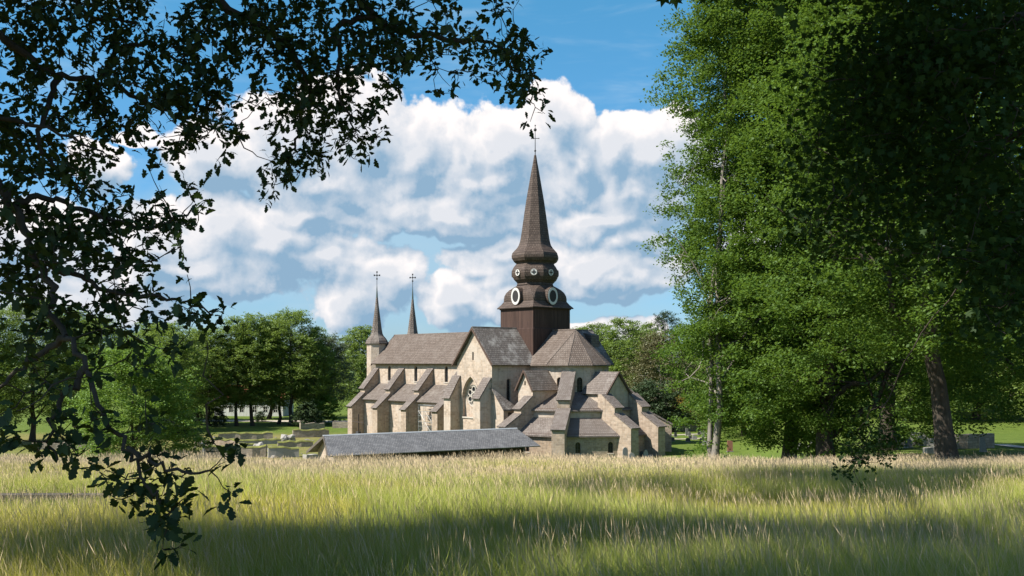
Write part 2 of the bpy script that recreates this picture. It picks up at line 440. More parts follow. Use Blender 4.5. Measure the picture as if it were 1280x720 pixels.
def np_mesh(name, V, F, mat, parent=None, tint=None, col=None, smooth=False):
    """V (n,3), F (m,k) equal-sized faces"""
    V = np.asarray(V, np.float32); F = np.asarray(F, np.int32)
    me = bpy.data.meshes.new(name)
    me.vertices.add(len(V)); me.vertices.foreach_set('co', V.ravel())
    m, k = F.shape
    me.loops.add(m * k); me.loops.foreach_set('vertex_index', F.ravel())
    me.polygons.add(m); me.polygons.foreach_set('loop_start', np.arange(0, m * k, k, dtype=np.int32))
    me.polygons.foreach_set('loop_total', np.full(m, k, np.int32))
    if smooth: me.polygons.foreach_set('use_smooth', np.ones(m, bool))
    me.update(calc_edges=True)
    if tint is not None:
        a = me.attributes.new('tint', 'FLOAT', 'POINT'); a.data.foreach_set('value', np.asarray(tint, np.float32))
    if col is not None:
        a = me.attributes.new('Col', 'FLOAT_COLOR', 'POINT')
        c4 = np.ones((len(V), 4), np.float32); c4[:, :3] = col; a.data.foreach_set('color', c4.ravel())
    me.materials.append(mat)
    o = bpy.data.objects.new(name, me); COL.objects.link(o)
    if parent: o.parent = parent
    return o

# ------------------------------------------------------------------ terrain
def sstep(a, b, x):
    t = np.clip((x - a) / (b - a), 0, 1); return t * t * (3 - 2 * t)
def ground(x, y):
    x = np.asarray(x, float); y = np.asarray(y, float)
    c = np.interp(y, [-300, -60, 0, 9, 24, 36, 45, 52, 60, 80, 100, 118, 150, 220, 320, 600, 1600],
                  [16, 13.6, 12.4, 11.95, 10.85, 9.92, 9.12, 8.2, 6.7, 3.1, 1.0, .25, .35, .25, .8, 3, 10])
    r = np.interp(y, [-300, -60, 0, 9, 24, 36, 45, 52, 60, 75, 100, 130, 200, 400, 1600],
                  [16, 13.6, 12.4, 11.95, 10.85, 9.95, 9.15, 8.55, 8.0, 7.25, 6.3, 5.4, 6.0, 9, 22])
    w = sstep(0, 12, x - .22 * y)
    z = c * (1 - w) + r * w
    amp = .10 * sstep(60, 20, y) + .03
    z = z + amp * (np.sin(x * .31 + y * .17) + np.sin(x * .13 - y * .29 + 1.3)) * .7
    return z
def gz(x, y): return float(ground(x, y))
def at_ray(px, py, y0=58, y1=420):
    """point on the ground seen at this bearing and depression, beyond the crest of the meadow"""
    Y = np.linspace(y0, y1, 4000); X = (px - 640) / 1280 * Y
    d = ground(X, Y) - (H0 - (py - 453) / 1280 * Y)
    i = np.where(d >= 0)[0]
    i = i[0] if len(i) else len(Y) - 1
    return float(X[i]), float(Y[i]), float(ground(X[i], Y[i]))
def pz(px, Y): return (px - 640) / 1280 * Y

def build_terrain():
    xs = np.unique(np.concatenate([np.linspace(-2500, -300, 14), np.linspace(-300, -80, 30), np.linspace(-80, 80, 130), np.linspace(80, 300, 30), np.linspace(300, 2500, 14)]))
    ys = np.unique(np.concatenate([np.linspace(-300, -10, 18), np.linspace(-10, 130, 150), np.linspace(130, 400, 70), np.linspace(400, 3500, 24)]))
    X, Y = np.meshgrid(xs, ys); Z = ground(X, Y)
    V = np.stack([X, Y, Z], -1).reshape(-1, 3)
    n = len(xs); i = np.arange(len(ys) - 1)[:, None] * n + np.arange(n - 1)[None]
    F = np.stack([i, i + 1, i + n + 1, i + n], -1).reshape(-1, 4)
    tag(np_mesh('ground', V, F, M['terrain'], smooth=True), kind='structure')
build_terrain()

# ------------------------------------------------------------------ the abbey church
EA = Vector((0.649, -0.760, 0)); SA = Vector((-0.760, -0.649, 0)); CC = Vector((3.76, 166.0, 0))
church = empty('church', CC, math.atan2(EA.y, EA.x), label='pale stone abbey church with grey shingle roofs, stepped buttresses and a dark wooden onion spire', cat='church')
def L(u, v, z): return Vector((u, -v, z))      # u east, v south, z up

def arch(c, w, z0, z1, pointed=False, n=8):
    """outline of a round or pointed headed opening, centre c, width w"""
    h = w / 2; pts = [(c - h, z0), (c + h, z0)]
    if pointed:
        rise = w * .87; sp = z1 - rise
        for i in range(n + 1):
            t = i / n * R(60); pts.append((c - h + w * math.cos(t), sp + w * math.sin(t)))
        for i in range(1, n + 1):
            t = R(60) - i / n * R(60); pts.append((c + h - w * math.cos(t), sp + w * math.sin(t)))
    else:
        sp = z1 - h
        for i in range(n + 1):
            t = math.pi * i / n; pts.append((c + h * math.cos(t), sp + h * math.sin(t)))
    return pts

def window(O, U, c, w, z0, z1, parent, depth=.34, pointed=False, bars=3, trim=True, name='window'):
    O = Vector(O); U = Vector(U); N = U.cross(Vector((0, 0, 1)))
    mb = MB()
    P = lambda a, z, d: O + U * a + Vector((0, 0, z)) - N * d
    out = arch(c, w, z0, z1, pointed)
    mb.face([P(a, z, depth - .02) for a, z in out], 0)
    for i in range(1, bars + 1):                      # saddle bars
        z = z0 + (z1 - z0) * i / (bars + 1.2)
        mb.hexa([P(c - w / 2, z, depth - .03), P(c + w / 2, z, depth - .03), P(c + w / 2, z, depth - .06), P(c - w / 2, z, depth - .06)],
                [P(c - w / 2, z + .05, depth - .03), P(c + w / 2, z + .05, depth - .03), P(c + w / 2, z + .05, depth - .06), P(c - w / 2, z + .05, depth - .06)], 1)
    if w > .5:
        mb.hexa([P(c - .03, z0, depth - .03), P(c + .03, z0, depth - .03), P(c + .03, z0, depth - .07), P(c - .03, z0, depth - .07)],
                [P(c - .03, z1 - .05, depth - .03), P(c + .03, z1 - .05, depth - .03), P(c + .03, z1 - .05, depth - .07), P(c - .03, z1 - .05, depth - .07)], 1)
    if trim:                                           # dressed stone sill
        mb.hexa([P(c - w / 2 - .1, z0 - .16, .05), P(c + w / 2 + .1, z0 - .16, .05), P(c + w / 2 + .1, z0 - .16, -.09), P(c - w / 2 - .1, z0 - .16, -.09)][::-1],
                [P(c - w / 2 - .1, z0 - .02, .05), P(c + w / 2 + .1, z0 - .02, .05), P(c + w / 2 + .1, z0 - .04, -.09), P(c - w / 2 - .1, z0 - .04, -.09)][::-1], 2)
    return mb.build(name, [M['glass'], M['iron'], M['tracery']], parent)

def roof_edge_trim(mb, p, q, w=.14, h=.3):
    p = Vector(p); q = Vector(q); d = (q - p).normalized(); s = Vector((d.y, -d.x, 0))
    if s.length < .1: s = Vector((1, 0, 0))
    s.normalize()
    mb.hexa([p - s * w / 2 - Vector((0, 0, h)), q - s * w / 2 - Vector((0, 0, h)), q + s * w / 2 - Vector((0, 0, h)), p + s * w / 2 - Vector((0, 0, h))],
            [p - s * w / 2, q - s * w / 2, q + s * w / 2, p + s * w / 2])

def bargeboards(parent, u=None, v=None, half=4.7, ze=13.75, zr=19.3, c=0.0, off=0.0):
    mb = MB()
    for sgn in (-1, 1):
        if v is not None:
            a, b = L(c + sgn * half, v, ze), L(c, v, zr)
        else:
            a, b = L(u, c + sgn * half, ze), L(u, c, zr)
        n = Vector((0, 0, .38))
        t = (L(0, .14, 0) if v is not None else L(.14, 0, 0)) * (1 if off >= 0 else -1)
        mb.hexa([a - n, b - n, b - n + t, a - n + t], [a, b, b + t, a + t])
    return mb.build('bargeboard', M['bargeboard'], parent)

# ---- nave
nave_win = [-35.6, -27.1, -18.0]
def build_nave():
    mb = MB()
    holes = [arch(u, .95, 10.6, 13.35) for u in nave_win]
    mb.panel(L(0, 4.5, 0), L(1, 0, 0), [(-40.2, 0), (-4.3, 0), (-4.3, 14), (-40.2, 14)], holes)
    mb.panel(L(0, -4.5, 0), L(-1, 0, 0), [(4.3, 0), (40.2, 0), (40.2, 14), (4.3, 14)])
    mb.panel(L(-40.2, 0, 0), Vector((0, -1, 0)), [(-4.5, 0), (4.5, 0), (4.5, 14), (0, 18.8), (-4.5, 14)])
    nave = mb.build('nave', M['plaster'], church)
    for u in nave_win: window(L(0, 4.5, 0), L(1, 0, 0), u, .95, 10.6, 13.35, nave, bars=5)
    mb = MB()
    rid = 19.0
    for s in (1, -1):
        e0, e1 = L(-40.6, s * 5.15, 13.62), L(-1.0, s * 5.15, 13.62)
        r0, r1 = L(-40.6, 0, rid), L(-1.0, 0, rid)
        mb.slab(e0, e1, r1, r0, .22)
    mb.bar(L(-40.6, 0, rid + .2), L(-4, 0, rid + .2), .16, 6)
    mb.build('roof', M['shingle_brown'], nave)
    mb = MB(); roof_edge_trim(mb, L(-40.5, 4.62, 13.98), L(-4.4, 4.62, 13.98), .2, .26); mb.build('cornice', M['bargeboard'], nave)
    bargeboards(nave, u=-40.75, half=5.2, ze=13.7, zr=19.1, off=-1)
    # aisles
    for s in (1, -1):
        mb = MB()
        wins = [(-35.4, .5, 4.3, 6.1), (-26.6, .55, 4.3, 6.1), (-18.3, .55, 4.3, 6.1)] if s > 0 else []
        U = L(s, 0, 0); O = L(0, s * 7.7, 0)
        ol = [(-40.2, 0), (-4.3, 0), (-4.3, 7.3), (-40.2, 7.3)] if s > 0 else [(4.3, 0), (40.2, 0), (40.2, 7.3), (4.3, 7.3)]
        mb.panel(O, U, ol, [arch(*w[:2], w[2], w[3]) for w in wins])
        y0, y1 = (-9, -4.5) if s > 0 else (4.5, 9)
        mb.face([(-40.2, -7.7 * s, 0), (-40.2, -7.7 * s, 7.3), (-40.2, -4.5 * s, 9.9), (-40.2, -4.5 * s, 0)][::s])
        a = mb.build('aisle', M['plaster'], church)
        for w in wins: window(O, U, w[0], w[1], w[2], w[3], a, bars=2)
        mb = MB(); mb.slab(L(-40.55, s * 8.2, 7.02), L(-4.35, s * 8.2, 7.02), L(-4.35, s * 4.52, 9.92), L(-40.55, s * 4.52, 9.92), .2)
        mb.build('roof', M['shingle'], a)
        mb = MB(); roof_edge_trim(mb, L(-40.4, s * 7.82, 7.2), L(-4.4, s * 7.82, 7.2), .18, .22); mb.build('cornice', M['bargeboard'], a)
build_nave()

# ---- buttresses
def buttress(o, d, w, prof, caps, mat='stone', extra=.14):
    """o: origin (u,v), d: unit (du,dv); prof: (r,z) outline from inner foot up and out; caps: sloping copings"""
    D = L(d[0], d[1], 0); S = Vector((-D.y, D.x, 0)); O = L(o[0], o[1], 0)
    mb = MB()
    A = [O + D * r + Vector((0, 0, z)) - S * w / 2 for r, z in prof]
    B = [O + D * r + Vector((0, 0, z)) + S * w / 2 for r, z in prof]
    n = len(prof)
    def cap_face(pts, flip):
        t = tessellate_polygon([[Vector((r, z, 0)) for r, z in prof]])
        for tri in t:
            q = [pts[i] for i in tri]
            nn = (q[1] - q[0]).cross(q[2] - q[0])
            if nn.dot(S) * flip < 0: q.reverse()
            mb.face(q)
    cap_face(A, -1); cap_face(B, 1)
    for i in range(n):
        j = (i + 1) % n
        q = [A[i], A[j], B[j], B[i]]
        mb.face(q)
    b = mb.build('buttress', M[mat], church)
    bm = bmesh.new(); bm.from_mesh(b.data); bmesh.ops.remove_doubles(bm, verts=bm.verts, dist=1e-4); bmesh.ops.recalc_face_normals(bm, faces=bm.faces); bm.to_mesh(b.data); bm.free()
    for (r0, z0), (r1, z1) in caps:
        k = MB(); up = Vector((0, 0, .012)); sl = (z1 - z0) / (r1 - r0); r1e = r1 + .22; z1e = z1 + sl * .22
        hw = w / 2 + extra
        P = lambda r, z, s: O + D * r + S * s * hw + Vector((0, 0, z)) + up
        k.slab(P(r1e, z1e, -1), P(r1e, z1e, 1), P(r0, z0, 1), P(r0, z0, -1), .17)
        k.build('coping', M['cap'], b)
    return b

for u in (-39.9, -31.45, -22.5, -13.4):
    for s in (1, -1):
        buttress((u, 0), (0, s), 1.55, [(4.5, 0), (10.35, 0), (10.35, 5.9), (7.6, 8.25), (7.6, 9.25), (4.5, 12.85)],
                 [((4.5, 12.87), (7.6, 9.27)), ((7.55, 8.3), (10.35, 5.92))])

# ---- transept
def build_transept():
    mb = MB()
    # south face with pointed arch recess
    mb.panel(L(0, 12.6, 0), L(1, 0, 0), [(-4.3, 0), (4.3, 0), (4.3, 14), (0, 18.95), (-4.3, 14)],
             [arch(-.85, 4.0, 5.55, 11.75, True), [(-.5, 14.35), (-.12, 14.35), (-.12, 15.6), (-.5, 15.6)]], .45)
    mb.panel(L(0, -12.6, 0), L(-1, 0, 0), [(-4.3, 0), (4.3, 0), (4.3, 14), (0, 18.95), (-4.3, 14)])
    mb.panel((4.3, 0, 0), (0, 1, 0), [(-12.6, 0), (12.6, 0), (12.6, 14), (-12.6, 14)], [arch(-9.3, .8, 8.0, 11.5), arch(9.3, .8, 8.0, 11.5)])
    mb.panel((-4.3, 0, 0), (0, -1, 0), [(-12.6, 0), (12.6, 0), (12.6, 14), (-12.6, 14)])
    t = mb.build('transept', M['plaster'], church)
    window((4.3, 0, 0), (0, 1, 0), -9.3, .8, 8.0, 11.5, t, bars=5)
    window((4.3, 0, 0), (0, 1, 0), 9.3, .8, 8.0, 11.5, t, bars=5)
    window(L(0, 12.6, 0), L(1, 0, 0), -.31, .38, 14.35, 15.6, t, bars=0, trim=False)
    # rose window: wall field with a round opening, tracery rings
    mb = MB(); O = L(-.85, 12.6 - .45, 0); N = L(0, 1, 0); cz = 8.8; rr = 1.72
    circ = [(rr * math.cos(2 * math.pi * i / 28), cz + rr * math.sin(2 * math.pi * i / 28)) for i in range(28)]
    mb.panel(O, L(1, 0, 0), arch(0, 4.06, 5.5, 11.81, True), [circ], .3)
    mb.build('arch_recess', M['plaster'], t)
    mb = MB(); P = lambda a, z, d: O + L(a, 0, z) - N * d
    mb.face([P(a, z, .28) for a, z in circ], 0)
    def ring(ca, cz_, r0, r1, d0=.27, d1=.10, n=18):
        for i in range(n):
            t0, t1 = 2 * math.pi * i / n, 2 * math.pi * (i + 1) / n
            q = [(ca + r * math.cos(t), cz_ + r * math.sin(t)) for r, t in ((r0, t0), (r1, t0), (r1, t1), (r0, t1))]
            lo = [P(a, z, d0) for a, z in q]; hi = [P(a, z, d1) for a, z in q]
            mb.hexa(lo, hi, 1)
    ring(0, cz, rr - .16, rr - .003, n=28)
    ring(0, cz, .42, .56)
    for i in range(6):
        a = math.pi / 6 + i * math.pi / 3
        ring(1.04 * math.cos(a), cz + 1.04 * math.sin(a), .40, .52, n=14)
    mb.build('rose_window', [M['glass'], M['tracery']], t)
    mb = MB(); mb.box(-3.0, 1.3, -12.74, -12.55, 5.36, 5.56); mb.build('sill', M['tracery'], t)
    # hood mould over the arch
    mb = MB(); a0 = arch(-.85, 4.12, 5.6, 11.84, True)[2:]; a1 = arch(-.85, 4.5, 5.6, 12.2, True)[2:]
    for i in range(len(a0) - 1):
        q = [a0[i], a1[i], a1[i + 1], a0[i + 1]]
        mb.hexa([L(a, 12.602, z) for a, z in q], [L(a, 12.72, z) for a, z in q])
    mb.build('hood_mould', M['plaster'], t)
    mb = MB()
    for s in (1, -1):
        for sv in (1, -1):
            mb.slab(L(s * 4.95, sv * 13.05, 13.5), L(s * 4.95, sv * 1.2, 13.5), L(0, sv * 1.2, 19.2), L(0, sv * 13.05, 19.2), .22)
    mb.bar(L(0, 13.05, 19.42), L(0, -13.05, 19.42), .16, 6)
    mb.build('roof', M['shingle_worn'], t)
    bargeboards(t, v=13.07, half=4.98, ze=13.7, zr=19.42); bargeboards(t, v=-13.07, half=4.98, ze=13.7, zr=19.42, off=-1)
    for u in (-4.42, 4.42):
        for a, b in ((12.55, 4.6), (-12.55, -4.6)):
            mb = MB(); roof_edge_trim(mb, L(u, a, 13.98), L(u, b, 13.98), .2, .26); mb.build('cornice', M['bargeboard'], t)
    # small shingled box on the roof slope of the north arm
    mb = MB(); mb.hexa([L(.7, -10.3, 17.0), L(2.6, -10.3, 16.6), L(2.6, -12.2, 16.6), L(.7, -12.2, 17.0)][::-1], [L(.4, -10.3, 19.0), L(2.4, -10.3, 18.6), L(2.4, -12.2, 18.6), L(.4, -12.2, 19.0)][::-1])
    mb.build('roof_box', M['shingle'], t)
build_transept()
buttress((-4.35, 0), (0, 1), 1.7, [(12.6, 0), (14.55, 0), (14.55, 8.65), (12.6, 11.85)], [((12.6, 11.87), (14.55, 8.67))], 'plaster')
buttress((3.3, 0), (0, 1), 1.65, [(12.6, 0), (14.75, 0), (14.75, 8.7), (12.6, 11.6)], [((12.6, 11.62), (14.75, 8.72))], 'plaster')
buttress((-4.35, 0), (0, -1), 1.7, [(12.6, 0), (14.55, 0), (14.55, 8.65), (12.6, 11.85)], [((12.6, 11.87), (14.55, 8.67))], 'plaster')
buttress((3.3, 0), (0, -1), 1.65, [(12.6, 0), (14.75, 0), (14.75, 8.7), (12.6, 11.6)], [((12.6, 11.62), (14.75, 8.72))], 'plaster')

def transept_chapel():
    mb = MB()
    mb.panel(L(0, 12.45, 0), L(1, 0, 0), [(4.3, 0), (6.85, 0), (6.85, 7.05), (4.3, 9.95)])
    mb.panel((6.85, 0, 0), (0, 1, 0), [(-12.45, 0), (-9.0, 0), (-9.0, 6.9), (-11.2, 7.05), (-12.45, 7.05)], [[(-11.6, 5.2), (-10.6, 5.2), (-10.6, 6.5), (-11.6, 6.5)]])
    c = mb.build('chapel', M['plaster'], church)
    window((6.85, 0, 0), (0, 1, 0), -11.1, .98, 5.2, 6.5 + .0, c, bars=0, trim=False)
    mb = MB()
    T = L(4.32, 12.8, 10.25); a = L(7.25, 12.8, 6.95); b = L(7.25, 11.0, 6.95); d = L(4.32, 9.2, 7.75); e = L(7.0, 8.9, 6.6)
    dn = Vector((0, 0, -.2))
    for q in ([T, a, b], [T, b, e, d]):
        n = (q[1] - q[0]).cross(q[2] - q[0])
        if n.z < 0: q = q[::-1]
        mb.face(q)
    mb.face([T, T + dn, a + dn, a][::-1]); mb.face([a, a + dn, b + dn, b][::-1]); mb.face([b, b + dn, e + dn, e][::-1])
    mb.face([T + dn, a + dn, b + dn][::-1]); mb.face([T + dn, b + dn, e + dn, d + dn][::-1])
    mb.build('roof', M['shingle_worn'], c)
transept_chapel()

# ---- choir and ambulatory
UC = 9.0
ANG = [90, 52.5, 14, -16, -50, -90]
def pol(rad, ang): return (UC + rad * math.cos(R(ang)), rad * math.sin(R(ang)))
def build_choir():
    mb = MB()
    rad = 5.05
    pts = [(4.3, 5.0)] + [pol(rad, a) for a in ANG] + [(4.3, -5.0)]
    wins = {1: (71, .85, 9.3, 11.75), 2: (35, .85, 9.3, 11.75), 3: (0, .85, 9.3, 11.75)}
    wl = []
    for i in range(len(pts) - 1):
        a, b = L(*pts[i], 0), L(*pts[i + 1], 0); U = (b - a).normalized(); ln = (b - a).length
        holes = []
        if i in wins:
            ang, w, z0, z1 = wins[i]
            holes = [arch(ln / 2, w, z0, z1)]; wl.append((a, U, ln / 2, w, z0, z1))
        mb.panel(a, U, [(0, 0), (ln, 0), (ln, 14), (0, 14)], holes)
    ch = mb.build('choir', M['plaster'], church)
    for w in wl: window(*w[:2], w[2], w[3], w[4], w[5], ch, bars=3)
    # roof
    mb = MB(); ze = 13.65; re = 5.75; apex = L(9.4, 0, 19.05)
    ev = [L(4.2, 5.55, ze)] + [L(*pol(re, a), ze) for a in ANG] + [L(4.2, -5.55, ze)]
    st = L(3.0, 0, 19.05)
    thick = Vector((0, 0, .2))
    mb.face([ev[0], ev[1], apex, st]); mb.face([L(3.0, 5.55, ze), ev[0], st]) if False else None
    for i in range(1, len(ANG)): mb.face([ev[i], ev[i + 1], apex])
    mb.face([ev[-2], ev[-1], st, apex])
    for i in range(len(ev) - 1): mb.face([ev[i + 1], ev[i], ev[i] - thick, ev[i + 1] - thick])
    mb.face([p - thick for p in ev][::-1])
    for i in range(1, len(ANG)): mb.bar(ev[i] + Vector((0, 0, .05)), apex + Vector((0, 0, .02)), .045, 5)
    mb.bar(st + Vector((0, 0, .05)), apex + Vector((0, 0, .05)), .12, 6)
    mb.build('roof', M['shingle_brown'], ch)
    mb = MB()
    for i in range(len(pts) - 1): roof_edge_trim(mb, L(*pts[i], 13.99), L(*pts[i + 1], 13.99), .3, .24)
    mb.build('cornice', M['bargeboard'], ch)
    # ring of the ambulatory: upper (gallery) stage and lower chapels
    def ring_stage(name, rw, z0, z1, re, ze, ri, zi, wmat, rmat, wins, first=(7.2, None)):
        P = [(first[0], rw)] + [pol(rw, a) for a in ANG] + [(first[0], -rw)]
        mb = MB(); wl = []
        for i in range(len(P) - 1):
            a, b = L(*P[i], 0), L(*P[i + 1], 0); U = (b - a).normalized(); ln = (b - a).length
            hs = []
            for (fi, fr, w, a0, a1) in wins:
                if fi == i: hs.append(arch(ln * fr, w, a0, a1)); wl.append((a, U, ln * fr, w, a0, a1))
            mb.panel(a, U, [(0, z0), (ln, z0), (ln, z1), (0, z1)], hs)
        o = mb.build(name, wmat, church)
        for w in wl: window(*w[:2], w[2], w[3], w[4], w[5], o, bars=2)
        E_ = [L(first[0], re, ze)] + [L(*pol(re, a), ze) for a in ANG] + [L(first[0], -re, ze)]
        I_ = [L(first[0], ri, zi)] + [L(*pol(ri, a), zi) for a in ANG] + [L(first[0], -ri, zi)]
        mb = MB(); th = Vector((0, 0, .18))
        for i in range(len(E_) - 1):
            mb.face([E_[i], E_[i + 1], I_[i + 1], I_[i]])
            mb.face([E_[i + 1], E_[i], E_[i] - th, E_[i + 1] - th])
            mb.face([E_[i] - th, I_[i] - th, I_[i + 1] - th, E_[i + 1] - th])
        mb.build('roof', rmat, o)
        mb = MB()
        for i in range(len(P) - 1): roof_edge_trim(mb, L(*P[i], z1 - .01), L(*P[i + 1], z1 - .01), .2, .2)
        mb.build('cornice', M['bargeboard'], o)
        return o
    ring_stage('ambulatory', 9.9, 0, 7.25, 10.35, 7.0, 5.0, 9.55, M['plaster'], M['cap'], [])
    ring_stage('chapel_ring', 12.95, 0, 3.75, 13.4, 3.45, 9.8, 5.95, M['stone_old'], M['cap'],
               [(2, .30, .75, .95, 2.55), (2, .86, .75, .95, 2.55), (1, .35, .6, 1.0, 2.3), (4, .5, .7, .95, 2.5)])
build_choir()

def gable_chapel(axis, cu, half, ze, zr, inner, outer):
    """small cross-gable over the ambulatory; axis 's' or 'e'"""
    def Q(along, across, z): return L(cu + across, along, z) if axis == 's' else L(along, cu + across, z)
    mb = MB()
    hw = half - .3
    sl = (zr - ze) / half
    zw = zr - sl * hw - .08
    front = [Q(outer, -hw, 5.5), Q(outer, hw, 5.5), Q(outer, hw, zw), Q(outer, 0, zr - .1), Q(outer, -hw, zw)]
    if axis == 's':
        mb.panel(L(cu, outer, 0), L(1, 0, 0), [(-hw, 5.5), (hw, 5.5), (hw, zw), (0, zr - .1), (-hw, zw)], [arch(-.1, .35, 10.55, 11.25)])
    else:
        mb.panel(L(outer, cu, 0), Vector((0, 1, 0)), [(-hw, 5.5), (hw, 5.5), (hw, zw), (0, zr - .1), (-hw, zw)])
    for s in (-1, 1):
        q = [Q(inner, s * hw, 5.5), Q(outer, s * hw, 5.5), Q(outer, s * hw, zw), Q(inner, s * hw, zw)]
        mb.face(q)
    b = mb.build('cross_gable', M['plaster'], church)
    bm = bmesh.new(); bm.from_mesh(b.data); bmesh.ops.remove_doubles(bm, verts=bm.verts, dist=1e-4); bm.to_mesh(b.data); bm.free()
    if axis == 's': window(L(cu, outer, 0), L(1, 0, 0), -.1, .35, 10.55, 11.25, b, bars=0, trim=False)
    mb = MB()
    for s in (-1, 1):
        mb.slab(Q(outer + .32, s * half, ze), Q(inner, s * half, ze), Q(inner, 0, zr), Q(outer + .32, 0, zr), .17)
    mb.build('roof', M['shingle'] if axis == 's' else M['cap'], b)
    if axis == 's': bargeboards(b, v=outer + .33, half=half + .02, ze=ze + .16, zr=zr + .2, c=cu)
    else: bargeboards(b, u=outer + .33, half=half + .02, ze=ze + .16, zr=zr + .2, c=cu)
gable_chapel('s', 8.55, 1.95, 9.75, 12.75, 4.6, 9.6)
gable_chapel('e', 0.0, 2.68, 9.2, 12.5, 13.4, 18.3)
gable_chapel('s2' if False else 'e', 0.0, 2.68, 9.2, 12.5, 13.4, 18.3) if False else None

def radial(ang, w=1.85, hi=True):
    d = (math.cos(R(ang)), math.sin(R(ang)))
    if hi:
        prof = [(5.0, 0), (15.0, 0), (15.0, 4.45), (10.1, 7.15), (10.1, 8.55), (5.0, 12.6)]
        caps = [((5.15, 12.5), (10.1, 8.57)), ((10.0, 7.2), (15.0, 4.47))]
    else:
        prof = [(9.3, 0), (15.0, 0), (15.0, 4.7), (11.9, 6.45), (11.9, 7.4), (9.3, 9.25)]
        caps = [((9.35, 9.24), (11.9, 7.42)), ((11.85, 6.5), (15.0, 4.72))]
    buttress((UC, 0), d, w, prof, caps, 'stone')
radial(52.5)
radial(-43, 1.7); radial(-90, 1.7)
# flanking the eastern gable (east facing pair)
for v, w in ((2.5, 1.6), (-3.25, 1.55)):
    buttress((0, v), (1, 0), w, [(17.5, 0), (24.1, 0), (24.1, 4.6), (20.9, 6.5), (20.9, 7.45), (18.3, 9.3), (17.5, 9.3)],
             [((18.42, 9.25), (20.9, 7.47)), ((20.85, 6.52), (24.1, 4.62))], 'stone')
# south buttress beside the southern gable
buttress((9.45, 0), (0, 1), 1.6, [(9.0, 0), (14.9, 0), (14.9, 4.6), (11.95, 6.3), (11.95, 7.15), (9.6, 8.95), (9.0, 8.95)],
         [((9.72, 8.9), (11.95, 7.17)), ((11.9, 6.35), (14.9, 4.62))], 'stone')

